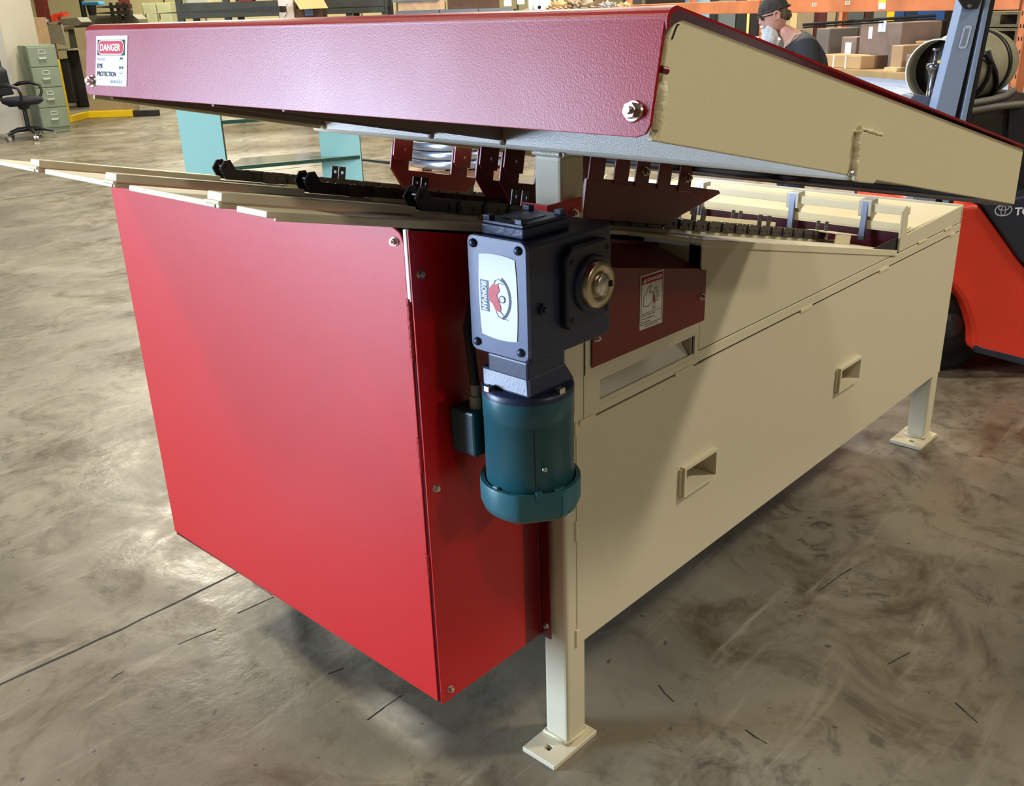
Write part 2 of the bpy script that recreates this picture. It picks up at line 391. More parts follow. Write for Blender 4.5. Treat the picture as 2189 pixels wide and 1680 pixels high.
b = MB(); b.box((.07,W-.005,.28),(2.262,W,.85)); b.box((.50,W-.005,.85),(1.70,W,.90)); b.build('rear_side_panel', CREAM, machine)
b = MB(); b.box((.072,.02,.30),(2.19,W-.01,.304)); b.build('drip_pan', DARK, machine)
b = MB(); b.box((1.775,.012,.70),(1.78,W-.012,.905)); b.build('magazine_back_plate', mat('dark_purple_red', (84, 18, 34), .4), machine)
# bed: cream plates between the chain gaps, front ends bare-lit
def strip(y0, y1, x0=-.59, x1=1.675, th=.010, near_pts=None):
    b = MB()
    pts = near_pts or [bedp(x0,y0), bedp(x1,y0)]
    pts = pts + [bedp(x1,y1), bedp(x0,y1)]
    b.prism(pts, -SN*th)
    y = y0
    if near_pts is None: b.obox(bedp(x0,y0,-.018), SD*((x1-x0)/cos(AL)), (0,.004,0), SN*.010) if 0 else None
    return b.build('bed_plate', CREAMB, machine, bevel=.002)
strip(.0,.143, near_pts=[bedp(-.59,.063), bedp(.06,.063), bedp(.10,.12), bedp(.37,.12), bedp(.495,-.004), bedp(1.675,-.004)])
b = MB(); b.obox(bedp(.495,-.004,-.018), SD*((1.675-.495)/cos(AL)), (0,.004,0), SN*.010)
b.obox(bedp(-.575,.063,-.014), SD*(.66/cos(AL)), (0,.004,0), SN*.006); b.build('bed_edge', CREAMB, machine, bevel=.001)
strip(.203,.478); strip(.539,.818); strip(.868,1.10)
b = MB(); b.obox(bedp(-.30,.17,-.045), SD*2.0, (0,.98,0), SN*.02); b.build('bed_underframe', DARK, machine)
CH = [.205, .545, .865]
for y in CH:                                          # guide rails the chains run on
    b = MB(); b.obox(bedp(-.59,y-.021,.0), SD*.40, (0,.042,0), SN*.015); b.obox(bedp(-.588,y-.012,-.010), SD*.05, (0,.030,0), SN*.010)
    b.obox(bedp(-.20,y-.012,-.010), SD*1.93, (0,.024,0), SN*.016)
    r = b.build('guide_rail', CREAMB, machine, bevel=.002)
    w_ = MB(); w_.tube([bedp(-.593,y-.022,-.001), bedp(-.593,y+.018,-.001)], .0035, 8); w_.build('weld_bead', WELD, r)
    b = MB(); b.obox(bedp(-.03,y-.030,.0), SD*.11, (0,.012,0), SN*.010); b.build('wear_strip', mat('pale_wear_strip', (222,208,168), .5), r, bevel=.002)
# tunnel covers at the low end of each chain and the plates beside them
for i, y in enumerate(CH):
    b = MB(); x0, x1 = 1.49, 1.655; yy = y-.080
    t = .004; wd = .10; hh = .030
    b.obox(bedp(x0,yy,0), SD*(x1-x0-.05), (0,t,0), SN*hh); b.obox(bedp(x0,yy+wd,0), SD*(x1-x0), (0,t,0), SN*hh)
    b.obox(bedp(x0,yy,hh), SD*(x1-x0), (0,wd+t,0), SN*t); b.build('chain_tunnel', CREAMB, machine, bevel=.0015, seg=1)
for ya in (.245, .585, .905):
    b = MB(); b.obox(bedp(.9,ya,0), SD*.62, (0,.15,0), SN*.022); b.obox(bedp(1.02,ya+.15,0), SD*.60, (0,.005,0), SN*.040)
    b.build('skid_strip', CREAMB, machine, bevel=.003)
# chains: links are sub-parts
def link_mesh(inner):
    b = MB(); p = .0355; h = .026; t = .0035; half = .011 if inner else .0155
    def plate(y):
        n = 7; P = []
        for k in range(n): a = -pi/2+pi*k/(n-1); P.append((p/2+.0+h/2*cos(a)*.75, y, h/2*sin(a)))
        for k in range(n): a = pi/2+pi*k/(n-1); P.append((-p/2+h/2*cos(a)*.75, y, h/2*sin(a)))
        b.prism(P, (0,t,0))
    plate(-half-t); plate(half)
    for sx in (-1,1): b.cyl((sx*p/2,-half-t-.0025,0),(sx*p/2,half+t+.0025,0),.0045 if not inner else .0075,n=10)
    o = b.build('link', CHAINM, None, bevel=.0008, seg=1); me = o.data; bpy.data.objects.remove(o); return me
LK = [link_mesh(True), link_mesh(False)]
def chain(y, tabs):
    root = bpy.data.objects.new('chain', LK[0]); COL.objects.link(root)
    mid = bedp(.6, y, .020); root.parent = machine; root.location = mid-root_loc(machine); root.rotation_euler = (0, AL, 0)
    p = .0355*1.02; n = int((1.62+.18)/cos(AL)/p)
    k0 = None
    for i in range(n):
        s = -(.6+.10)/cos(AL)+i*p
        if abs(s) < p*.5: continue
        if i > 46: break
        o = bpy.data.objects.new('link', LK[i % 2]); COL.objects.link(o); o.parent = root; o.location = (s, 0, 0 if i % 2 else .0005)
    for xs in tabs:
        s = (xs-.6)/cos(AL)
        for yy in (-.016, .0125):
            b = MB(); b.holed((s,yy,0), (1,0,0), (0,0,1), (0,1,0), -.011, .011, .010, .044, [(-.0035,.0035,.026,.033)], .0035)
            o = b.build('pusher_tab', CHAINM, None, bevel=.0006, seg=1); o.parent = root
    # lifting dog at the upper turn of the chain
    b = MB(); s0 = (-.155-.6)/cos(AL)
    for yy in (-.019, .013):
        P = [(s0-.030,-.012),(s0-.046,.010),(s0-.036,.030),(s0-.022,.033),(s0-.006,.013),(s0+.055,.012),(s0+.060,-.012)]
        b.prism([(a,yy,c) for a, c in P], (0,.006,0))
    b.cyl((s0-.030,-.022,.016),(s0-.030,.022,.016),.005,n=10); b.cyl((s0+.045,-.022,0),(s0+.045,.022,0),.006,n=10)
    o = b.build('lifting_dog', BLACK, None, bevel=.0008); o.parent = root
    return root
chain(CH[0], [.80,1.16,1.55,.10]); chain(CH[1], [.13,.62,1.35,1.60]); chain(CH[2], [.14,.6,1.5])
# sprocket shaft under the upper turn
b = MB(); b.cyl((-.134,-.02,1.185),(-.134,1.12,1.185),.022,n=20); b.build('drive_shaft', STEEL, machine)
for y in CH:
    b = MB(); b.cyl((-.134,y-.008,1.185),(-.134,y+.008,1.185),.058,n=20); b.build('sprocket', BLACK, machine)
# stop bar with hanging stops over the low end of the bed
b = MB(); b.box((1.752,.008,.965),(1.778,W-.012,.991)); b.build('stop_bar', CREAMB, machine, bevel=.002)
for y in (.145, .405, .785):
    b = MB(); b.box((1.742,y-.022,.950),(1.792,y+.022,1.004)); b.prism([(1.752,y-.02,.95),(1.785,y-.02,.95),(1.765,y-.02,.925)], (0,.036,0))
    o = b.build('stop_clamp', mat('machined_aluminium', (176,174,166), .38, metal=.7, bump=.2, bscale=80), machine, bevel=.002)
    b = MB(); b.prism([(1.742,y-.010,1.0),(1.752,y-.010,1.0),(1.745,y-.010,.872),(1.731,y-.010,.872)], (0,.020,0)); b.build('stop_blade', mat('blue_grey_steel', (120,128,150), .35, metal=.6), o, bevel=.0015)
# ---- red guard box on the drive end
b = MB(); R0 = .018
prof = [(.084,.30),(W-.06,.30),(W-.06,1.262),(.084,1.283)]
b.prism([(-.322,.0790,.302)]+[(-.322,W-.065,.315),(-.322,W-.065,1.27),(-.322,.112,1.287),(-.322,.103,1.285),(-.322,.088,1.278)]+[(-.322,.0800,1.262)], (.004,0,0))
b.build('cover_front_panel', RED, machine, bevel=.0015)
b = MB(); b.prism([(-.322,.066,.302),(-.062,.066,.302),(-.062,.066,1.225),(-.322,.066,1.285)], (0,.004,0)); b.box((-.319,.070,.302),(-.315,.080,1.285)); o = b.build('cover_side_panel', RED, machine, bevel=.001)
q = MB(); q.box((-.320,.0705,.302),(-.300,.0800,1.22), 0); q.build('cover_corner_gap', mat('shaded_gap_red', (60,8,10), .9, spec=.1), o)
q = MB(); q.box((-.3235,.0700,1.16),(-.317,.0790,1.286)); q.build('corner_flange', mat('bare_flange_white', (220,214,206), .3), o, bevel=.0015)
for za, zb in ((1.05,1.165),(.83,.90),(.60,.655)):
    q = MB(); q.tube([(-.320,.078,za+(zb-za)*k/8) for k in range(9)], .006, 8); q.build('weld_bead', RWELD, o)
b = MB(); b.prism([(-.062,.066,.302),(-.062,.070,.302),(-.030,.070,.302),(-.010,.070,.302),(-.010,.035,.302),(-.014,.035,.302),(-.014,.066,.302)], (0,0,.90))
b.v = [V((p.x,p.y,p.z)) for p in b.v]; b.build('cover_mounting_flange', DKRED, machine, bevel=.0012, seg=1)
b = MB(); b.prism([(-.318,W-.069,.302),(-.0,W-.069,.302),(-.0,W-.069,1.20),(-.318,W-.069,1.265)], (0,.004,0)); b.build('cover_far_panel', RED, machine)
b = MB(); b.box((-.318,.072,.304),(-.005,W-.07,.308)); b.build('cover_bottom_panel', DKRED, machine)
for p in ((-.302,.066,1.206),(-.300,.066,.793),(-.298,.066,.327)): bolt(p, (0,-1,0), machine, .0062)
bolt((-.322,.103,1.262), (-1,0,0), machine, .0066)
bolt((-.014,.048,.334), (-1,0,0), machine, .0056)
# red torque bracket behind the gearbox
b = MB(); b.box((-.055,-.012,1.262),(-.051,.05,1.292)); b.prism([(-.051,-.012,1.262),(.045,-.012,1.262),(.045,-.012,1.292),(-.051,-.012,1.292)], (0,.004,0))
b.build('torque_bracket', RED, machine, bevel=.001); bolt((.02,-.012,1.266), (0,-1,0), machine, .007)
# side guard with hand-crush sign
GY = -.006
b = MB(); b.prism([(.084,GY,.936),(.512,GY,.930),(.512,GY,1.050),(.484,GY,1.056),(.480,GY,1.062),(.084,GY,1.148)], (0,.003,0))
b.build('side_guard', DKRED, machine, bevel=.001, seg=1)
b = MB(); b.prism([(.084,-.003,1.146),(.480,-.003,1.062),(.480,.115,1.10),(.084,.115,1.185)], (0,0,-.003)); b.prism([(.07,.118,1.0),(.62,.118,1.0),(.62,.118,1.075),(.07,.118,1.20)], (0,.003,0)); b.build('side_guard_upper', DKRED, machine)
bolt((.098,GY,.997), (0,-1,0), machine, .0062); bolt((.497,GY,.991), (0,-1,0), machine, .0062)
s = MB(); O = V((.247,GY-.0012,.974)); eu = V((1,0,-.03)).normalized(); ev = V((0,0,1)); Wd, Hd = .086, .120
s.obox(O+V((0,.0011,0)), eu*Wd, (0,-.0011,0), ev*Hd); sg = s.build('hand_danger_sign', OFFW, machine)
s = MB()
stroke(s, [(.004,.010),(Wd-.004,.010),(Wd-.004,Hd-.004),(.004,Hd-.004)], .0012, O, eu, ev, 0, closed=True)
patch(s, [(.0045,.100),(Wd-.0045,.100),(Wd-.0045,Hd-.0045),(.0045,Hd-.0045)], O, eu, ev, 1)
text(s, 'DANGER', O, eu, ev, .024, .080, .104, .112, 2, lift=.0012)
patch(s, [(.0085,.1035),(.0215,.1035),(.015,.1135)], O, eu, ev, 2, lift=.001); patch(s, [(.0142,.108),(.0158,.108),(.0158,.1115),(.0142,.1115)], O, eu, ev, 1, lift=.0014); patch(s, [(.0142,.1045),(.0158,.1045),(.0158,.1060),(.0142,.1060)], O, eu, ev, 1, lift=.0014)
hand = [(.012,.052),(.012,.074),(.022,.079),(.030,.090),(.037,.094),(.040,.091),(.033,.079),(.044,.078),(.050,.079),(.050,.075),(.045,.074),(.051,.070),(.046,.068),(.051,.064),(.045,.062),(.049,.057),(.042,.056),(.030,.048),(.018,.050)]
stroke(s, hand, .0011, O, eu, ev, 0, closed=True)
for dx, dz in ((.058,.083),(.062,.075),(.064,.066),(.061,.057)): stroke(s, [(dx+a, dz+c) for a, c in ellipse(0,0,.0055,.0028,10)], .0009, O, eu, ev, 0, closed=True)
for k in range(10): stroke(s, [(.046+random.uniform(0,.008), .050+random.uniform(0,.026)), (.050+random.uniform(0,.006), .046+random.uniform(0,.026))], .0009, O, eu, ev, 1)
for k in range(5): stroke(s, [(.044+.003*k, .048-.001*k), (.046+.003*k, .038)], .0006, O, eu, ev, 0)
stroke(s, [(.004,.0345),(Wd-.004,.0345)], .0009, O, eu, ev, 0)
text(s, 'Keep hands clear', O, eu, ev, .008, .058, .0275, .0325, 0, 0.0); text(s, 'when equipment', O, eu, ev, .008, .056, .0200, .0255, 0, 0.0); text(s, 'is running.', O, eu, ev, .008, .038, .0125, .0180, 0, 0.0)
text(s, 'BRADY 82288 MS 017726', O, eu, ev, .018, .066, .0035, .0065, 0, 0.0)
s.build('lettering', [INK, REDINK, WHITE], sg)
# ---- hood
HX0, HX1, HY0, HY1 = -.497, .834, -.548, .730
def hfx(z): return HX0-.215*(1.612-z)
def hz(x, top): return (1.612-.2195*(x+.49)) if top else (1.492-.2145*(x+.51))
HB = 1.494
b = MB(); b.prism([(hfx(z),y,z) for y, z in ((HY0-.004,HB+.012),(HY0+.000,HB+.003),(HY0+.012,HB-.001),(HY1-.012,HB+.004),(HY1-.003,HB+.008),(HY1,HB+.017),(HY1,1.612),(HY0-.004,1.612))], (.004,0,.0008))
b.build('hood_front_panel', HOODRED, machine, bevel=.0012)
b = MB(); n = 6; pr = [(HX0-.0012, 1.598)]+[(HX0-.0012+.018-.018*cos(t), 1.606+.014*sin(t)) for t in [pi/2*k/n for k in range(n+1)]]
pr2 = pr + [(HX1+.004, hz(HX1,1)+.006)]
lo = [(x+.004, z-.004) if z > 1.602 or x > 0 else (x+.004, z) for x, z in reversed(pr2)]
b.prism([(x, HY0-.006, z) for x, z in pr2+lo], (0, HY1-HY0+.010, 0)); b.build('hood_top_panel', HOODRED, machine)
def sideplate(y, th, nm, m):
    n = 6; rr = .030
    x0 = -.488; P = [(x0-.022,hz(x0,0)+.002)]+[(x0+rr-rr*cos(pi/2*k/n), hz(x0,1)-rr-.006+rr*sin(pi/2*k/n)) for k in range(n+1)]
    P += [(HX1,hz(HX1,1)),(HX1,hz(HX1,0)+.004)]
    b = MB(); b.prism([(x,y,z) for x, z in P], (0,th,0)); return b.build(nm, m, machine, bevel=.0015, seg=2)
hs = sideplate(HY0, .006, 'hood_side_panel', mat('hood_cream', (204,194,156), .45, bump=.12, bscale=300)); sideplate(HY1-.008, .006, 'hood_side_panel', MATS['hood_cream'])
q = MB(); q.tube([(-.515+.0018*k,HY0+.004,1.50+.105*k/12) for k in range(13)], .0045, 8); q.tube([(-.504+.0012*k,HY0-.001,1.500+.006*k) for k in range(9)], [.005,.006,.0075,.0065,.008,.0065,.0075,.006,.004], 8); q.build('weld_bead', WELD, hs)
q = MB(); q.tube([(-.480+.003*k,HY0-.0008,1.588+.0045*min(k,3)) for k in range(5)], .0009, 6, mi=0); q.build('pen_mark', INK, hs)
# bracket welded over the beam end
q = MB(); P = [(0,1.447),(.080,1.430)]+[(.080-.012+.012*cos(-pi/2*k/5), 1.374+.012*sin(-pi/2*k/5)) for k in range(6)]+[(.012,1.372),(0,1.376)]
q.prism([(x,HY0-.005,z) for x, z in P], (0,.006,0)); br = q.build('beam_end_bracket', MATS['hood_cream'], machine, bevel=.002)
q = MB(); q.tube([(-.003+random.uniform(-.001,.001),HY0-.003,1.385+.062*k/16) for k in range(17)], [.0045+random.uniform(0,.0028) for _ in range(17)], 8)
q.tube([(.0+.080*k/12,HY0-.003,1.450-.018*k/12+random.uniform(-.0008,.0008)) for k in range(13)], [.0022+random.uniform(0,.0018) for _ in range(13)], 8); q.build('weld_bead', WELD, br)
q = MB(); q.lathe((-.012,HY0-.002,1.388), (-1,-.6,0), [(.0055,0),(.005,.003),(.003,.005),(0,.006)], 14); q.build('weld_spatter_drop', STEEL, br)
# beam across the machine, carrying the hood, on top of the near post
b = MB(); b.box((0,HY0+.002,1.374),(.070,HY1+.022,1.447)); bm_ = b.build('hood_beam', mat('beam_cream', (198,192,176), .30, bump=.15, bscale=320), machine, bevel=.010, seg=3)
q = MB(); q.tube([(-.001,.002,1.374),(-.001,.067,1.374)], .005, 8); q.tube([(.0,-.001,1.374),(.069,-.001,1.374)], .005, 8); q.build('weld_bead', mat('beam_weld', (206,198,180), .35, bump=.8, bscale=160), bm_)
RIB = mat('hood_inner_shade', (120, 100, 84), .5)  # brown carries the shadow under the hood in its colour
for y in (.144,.344,.700):
    b = MB(); b.prism([(-.485,y,1.488),(.0,y,1.390),(.0,y,1.50),(-.485,y,1.60)], (0,.006,0)); b.build('hood_rib', RIB, machine)
    q = MB(); q.lathe((-.001,y+.002,1.389), (-1,0,-.3), [(.007,0),(.006,.004),(0,.007)], 10); q.build('weld_tab', MATS['beam_weld'], bm_)
b = MB(); b.box((HX1-.006,HY0+.006,hz(HX1,0)+.0),(HX1,HY1-.01,hz(HX1,1)-.004)); b.prism([(HX1-.05,HY0+.006,hz(HX1-.05,0)+.003),(HX1,HY0+.006,hz(HX1,0)+.003),(HX1,HY1-.01,hz(HX1,0)+.003),(HX1-.05,HY1-.01,hz(HX1-.05,0)+.003)], (0,0,.004)); b.build('hood_rear_lip', RIB, machine)
b = MB(); b.prism([(.06,HY0+.006,hz(.06,0)+.02),(HX1-.006,HY0+.006,hz(HX1,0)+.02),(HX1-.006,HY1-.01,hz(HX1,0)+.02),(.06,HY1-.01,hz(.06,0)+.02)], (0,0,.004)); b.build('hood_bottom_panel', RIB, machine)
bolt((hfx(1.519),-.529,1.519), (-1,0,.2), machine, .0088); bolt((hfx(1.522),.700,1.522), (-1,0,.2), machine, .0088)
q = MB(); q.tube([(HX0-.006,HY0-.004,1.560),(HX0+.002,HY0-.006,1.558)], .004, 8); q.build('hood_hinge_pin', DKRED, machine)
# eye-protection sign on the hood front
s = MB(); O = V((HX0-.0012,.724,1.516)); eu = V((0,-1,0)); ev = V((0,0,1)); Wd, Hd = .143, .086
Wd, Hd = .119, .086; ev = V((sin(AL),0,cos(AL))); O = V((hfx(1.516),.688,1.516))-SD*.0012
s.obox(O+SD*.0012, eu*Wd, SD*-.0012, ev*Hd); sg = s.build('eye_danger_sign', WHITE, machine)
s = MB()
patch(s, [(.006,.0525),(Wd-.008,.0525),(Wd-.008,.0795),(.006,.0795)], O, eu, ev, 0)
patch(s, rrect(.009,Wd-.011,.0535,.0785,.0124,6), O, eu, ev, 1, lift=.0008)
patch(s, rrect(.011,Wd-.013,.0552,.0768,.0107,6), O, eu, ev, 2, lift=.0011)
text(s, 'DANGER', O, eu, ev, .019, Wd-.022, .0598, .0722, 1, .03, lift=.0015)
text(s, 'PROPER', O, eu, ev, .007, .036, .0430, .0475, 0, .0); text(s, 'EYE', O, eu, ev, .007, .028, .0300, .0380, 0, .03); text(s, 'PROTECTION', O, eu, ev, .007, .080, .0160, .0245, 0, .025)
text(s, 'BRADY 88227 YYM', O, eu, ev, .014, .048, .0085, .0108, 3, 0)
for k in range(22):
    if k % 3 != 1: patch(s, [(.056+k*.0021,.0045),(.056+k*.0021+.0012,.0045),(.056+k*.0021+.0012,.0100),(.056+k*.0021,.0100)], O, eu, ev, 3)
text(s, 'REQUIRED', O, eu, ev, .083, .112, .0150, .0185, 3, 0)
stroke(s, ellipse(.0985,.0345,.0105,.0130,24), .0008, O, eu, ev, 0, closed=True)
patch(s, [(.092,.046),(.105,.046),(.1015,.0495),(.0955,.0495)], O, eu, ev, 0); patch(s, [(.0905,.034),(.0975,.034),(.0965,.0295),(.0920,.0295)], O, eu, ev, 0); patch(s, [(.0995,.034),(.1065,.034),(.1050,.0295),(.1005,.0295)], O, eu, ev, 0)
s.build('lettering', [INK, WHITE, REDINK, BLUEINK], sg)
# hold-down skids hanging under the hood
def skid(y, x0, x1, ups, tall=.075, slant=.0, th=.008, nm='hold_down_skid'):
    b = MB(); t = 0.032
    def q(x, h): return bedp(x, y, h)
    top = .075; base = .030
    P = [q(x0,.145), q(x0,.075), q(x0+.045,base), q(x1-.03,base), q(x1,base+.025)]
    u = sorted(ups)
    P += [q(x1,tall)]
    for ua, ub in reversed(u): P += [q(ub,tall), q(ub,.145), q(ua,.145), q(ua,tall)]
    P = [p for i, p in enumerate(P) if i == 0 or (p-P[i-1]).length > 1e-4]
    if (P[0]-P[-1]).length > 1e-4 and abs(ups[0][0]-x0) < 1e-4: P = P[:-2]+[]
    b.prism(P, (0,th,0)); o = b.build(nm, DKRED, machine, bevel=.0025)
    for ua, ub in u: bolt((q((ua+ub)/2,.125)), (0,-1,0), o, .0088, flange=False)
    for ua, ub in u:
        c = MB(); c.prism([q(ua-.006,.200)+V((0,-.014,0)), q(ua-.006,.108)+V((0,-.014,0)), q(ua+.004,.098)+V((0,-.014,0)), q(ub-.004,.098)+V((0,-.014,0)), q(ub-.004,.200)+V((0,-.014,0))], (0,.006,0)); c.build('hanger_lug', DKRED, o, bevel=.0015)
    return o
skid(.80, .255, .565, [(.255,.315),(.47,.53)])
skid(.52, .285, .56, [(.285,.345),(.50,.56)])
skid(.44, .285, .60, [(.285,.350),(.54,.60)])
y = .15
b = MB(); b.prism([bedp(.245,y,.105), bedp(.247,y,.025), bedp(.255,y,.018), bedp(.56,y,.016), bedp(.80,y,.108), bedp(.79,y,.115), bedp(.62,y,.115)], (0,.010,0)); o = b.build('deflector_skid', DKRED, machine, bevel=.002)
for xx in (.27, .36, .44, .53, .62):
    c = MB(); c.prism([bedp(xx-.025,y-.004,.175), bedp(xx-.025,y-.004,.10), bedp(xx+.028,y-.004,.10), bedp(xx+.028,y-.004,.15), bedp(xx+.010,y-.004,.175)], (0,.006,0)); c.build('hanger_lug', DKRED, o, bevel=.002)
for xx in (.445, .625): bolt(bedp(xx,y-.004,.135), (0,-1,0), o, .009)
b = MB(); b.obox(bedp(.30,-.0,.20), SD*.03, (0,1.0,0), SN*.02); b.obox(bedp(.50,-.0,.20), SD*.03, (0,1.0,0), SN*.02); b.build('hanger_bar', DKRED, machine)

# ---- gear reducer and motor on the near side of the drive end
GX0, GX1, GYf, GYb, GZ0, GZ1 = -.246, -.022, -.132, -.008, 1.062, 1.272
b = MB(); b.box((GX0,GYf,GZ0+.004),(GX1,GYb,GZ1)); gb = b.build('gearbox', NAVY, machine, bevel=.007, seg=3)
b = MB(); P = [(yy,zz) for yy, zz in rrect(-.137,-.004,1.074,1.277,.013,4)]
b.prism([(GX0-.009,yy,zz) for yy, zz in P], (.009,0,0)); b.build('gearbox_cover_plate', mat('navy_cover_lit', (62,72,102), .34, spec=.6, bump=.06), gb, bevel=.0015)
for yy, zz in ((-.019,1.263),(-.120,1.263),(-.019,1.090),(-.120,1.090)):
    q = MB(); q.lathe((GX0-.009,yy,zz), (-1,0,0), [(.0078,0),(.0072,.003),(.005,.0055),(.0025,.0065),(0,.0068)], 18); q.build('cover_screw', NAVY, gb)
# nameplate on the reducer
LX = GX0-.0102; O = V((LX,-.0285,1.108)); eu = V((0,-1,0)); ev = V((0,0,1)); Wd, Hd = .0875, .138
def cur(u, v): return (u, v)
P = [(0+.004*(1-((k/8-.5)*2)**2)*-1+.004, Hd*k/8) for k in range(9)]
P = [(.0035*((k/8-.5)*2)**2, Hd*k/8) for k in range(9)]+[(Wd*k/8, Hd+.0045*(1-((k/8-.5)*2)**2)) for k in range(9)]+[(Wd-.0035*((k/8-.5)*2)**2, Hd*(1-k/8)) for k in range(9)]+[(Wd*(1-k/8), -.0045*(1-((k/8-.5)*2)**2)) for k in range(9)]
P2 = [P[0]]
for p in P[1:]:
    if (V((*p,0))-V((*P2[-1],0))).length > 1e-5: P2.append(p)
if (V((*P2[0],0))-V((*P2[-1],0))).length < 1e-5: P2.pop()
s = MB(); s.prism([O+eu*a+ev*c for a, c in reversed(P2)], (.0011,0,0)); lb = s.build('name_plate', WHITE, gb)
s = MB()
patch(s, [(.004,.0415),(.0235,.0415),(.0235,.0955),(.004,.0955)], O, eu, ev, 1)
tv = MB()
text(s, 'IRONMAN', O, ev*-1, eu, -.0935, -.0435, .0072, .0200, 0, .045, lift=.0012)
arc = [(.0745-.004-.030+.034*cos(t)+.0, .0690+.040*sin(t)) for t in [(-1.15+2.3*k/16) for k in range(17)]]
arc2 = [(.0745-.004-.030+.0285*cos(t), .0690+.0355*sin(t)) for t in [(1.15-2.3*k/16) for k in range(17)]]
for k in range(16):
    q4 = [arc[k], arc[k+1], arc2[15-k], arc2[16-k]]; patch(s, q4, O, eu, ev, 2)
def lp(x, y):
    yt = 430+(x-190)*.22; yb = 1115+(x-190)*.28
    return ((x-190)/330*.0875, .138*(1-(y-yt)/(yb-yt)))
patch(s, [lp(*p) for p in [(275,735),(318,690),(360,700),(374,755),(347,790),(362,832),(381,900),(376,942),(333,920),(310,862),(280,832)]][::-1], O, eu, ev, 3, lift=.0008)
stroke(s, [lp(*p) for p in [(325,690),(340,660),(372,655),(400,678),(430,688)]], .0011, O, eu, ev, 2); stroke(s, [lp(*p) for p in [(352,700),(372,690),(400,694),(425,702)]], .0011, O, eu, ev, 2)
stroke(s, [lp(*p) for p in [(335,925),(355,975),(395,1000),(440,1010)]], .0011, O, eu, ev, 2); stroke(s, [lp(*p) for p in [(378,940),(395,965),(430,985)]], .0011, O, eu, ev, 2)
h_ = lp(394,828); patch(s, ellipse(h_[0],h_[1],.0060,.0058,14), O, eu, ev, 0, lift=.0009); stroke(s, ellipse(h_[0],h_[1],.0060,.0058,14), .0014, O, eu, ev, 2, lift=.0011, closed=True)
s.build('lettering', [WHITE, BLUEINK, mat('arc_ink', (58,62,72), .5), SHIRTINK], lb)
# stepped cap on top of the reducer
b = MB(); b.box((-.226,-.106,1.272),(-.108,-.010,1.290)); o = b.build('gearbox_top_cap', mat('navy_cap', (48,56,84), .45, bump=.6, bscale=90), gb, bevel=.003)
b = MB(); b.box((-.224,-.104,1.290),(-.110,-.012,1.296)); b.build('cap_lid', NAVY, o, bevel=.002)
for xx, yy in ((-.218,-.022),(-.218,-.094),(-.118,-.022),(-.118,-.094)):
    b = MB(); b.box((xx-.007,yy-.008,1.296),(xx+.007,yy+.008,1.305)); b.build('cap_screw', NAVY, o, bevel=.0015)
b = MB(); b.box((-.196,-.082,1.2961),(-.140,-.034,1.2972)); b.build('data_plate', mat('grey_data_plate', (110,104,104), .4, metal=.4), o)
# output bearing housing and shaft
BX, BZ = -.100, 1.180
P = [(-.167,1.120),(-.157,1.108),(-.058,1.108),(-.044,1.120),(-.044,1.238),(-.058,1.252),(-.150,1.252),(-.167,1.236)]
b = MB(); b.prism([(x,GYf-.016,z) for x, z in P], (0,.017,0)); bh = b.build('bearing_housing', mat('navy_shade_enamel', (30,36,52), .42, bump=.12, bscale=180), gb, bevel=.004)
b = MB(); b.lathe((BX,GYf-.016,BZ), (0,-1,0), [(.050,0),(.050,.006),(.047,.009)], 40); b.build('bearing_boss', NAVY, bh)
b = MB(); b.lathe((BX,GYf-.022,BZ), (0,-1,0), [(.041,0),(.041,.012),(.039,.0145),(.024,.0148),(.022,.012),(.0,.012)], 44); b.build('hollow_shaft_collar', BRASSY, bh)
b = MB(); b.lathe((BX+.002,GYf-.030,BZ), (0,-1,0), [(.0195,0),(.0195,.010),(.0175,.012),(0,.0125)], 36); b.box((BX+.0175,GYf-.0435,BZ-.006),(BX+.0235,GYf-.036,BZ+.004), 1); b.build('output_shaft', [STEEL, INK], bh)
for xx, zz in ((-.154,1.228),(-.058,1.236),(-.154,1.126),(-.058,1.126)):
    b = MB(); b.cyl((xx,GYf-.0165,zz),(xx,GYf-.0158,zz),.005,n=14); b.build('tapped_hole', DARK, bh)
b = MB(); b.cyl((-.214,GYf,1.158),(-.214,GYf-.007,1.158),.010,n=20); b.cyl((-.214,GYf-.007,1.158),(-.214,GYf-.011,1.158),.006,n=6,smooth=False); b.build('oil_plug', NAVY, gb)
# motor below
MX, MY = -.190, -.075
b = MB(); b.box((MX-.052,MY-.047,1.030),(MX+.048,MY+.047,1.068)); b.prism([(MX-.052,MY-.047,1.040),(MX+.048,MY-.047,1.040),(MX+.062,MY-.058,1.008),(MX-.062,MY-.058,1.008)], (0,.110,0))
b.build('reducer_neck', NAVY, gb, bevel=.004)
b = MB(); b.lathe((MX,MY,1.008), (0,0,-1), [(.0,0),(.078,0),(.0825,.003),(.0825,.014)], 56); b.build('mounting_flange', NAVY, gb)
for a in (160, 268, 350, 75):
    t = math.radians(a); b = MB(); b.obox(V((MX+.077*cos(t)-.007,MY+.077*sin(t)-.006,1.006)), (.014,0,0), (0,.012,0), (0,0,.010)); b.build('flange_bolt', STEEL, gb, bevel=.001)
b = MB(); b.lathe((MX,MY,.995), (0,0,-1), [(.0820,0),(.0825,.002),(.0825,.045),(.0815,.0455),(.0815,.198),(.079,.202),(.0,.202)], 72); mo = b.build('motor', TEAL, machine)
t = math.radians(228); d = V((cos(t),sin(t),0)); e = V((-sin(t),cos(t),0))
q = MB(); q.obox(V((MX,MY,.800))+d*.0808-e*.0006, d*.0012, e*.0012, (0,0,.150)); q.build('shell_seam', DARK, mo)
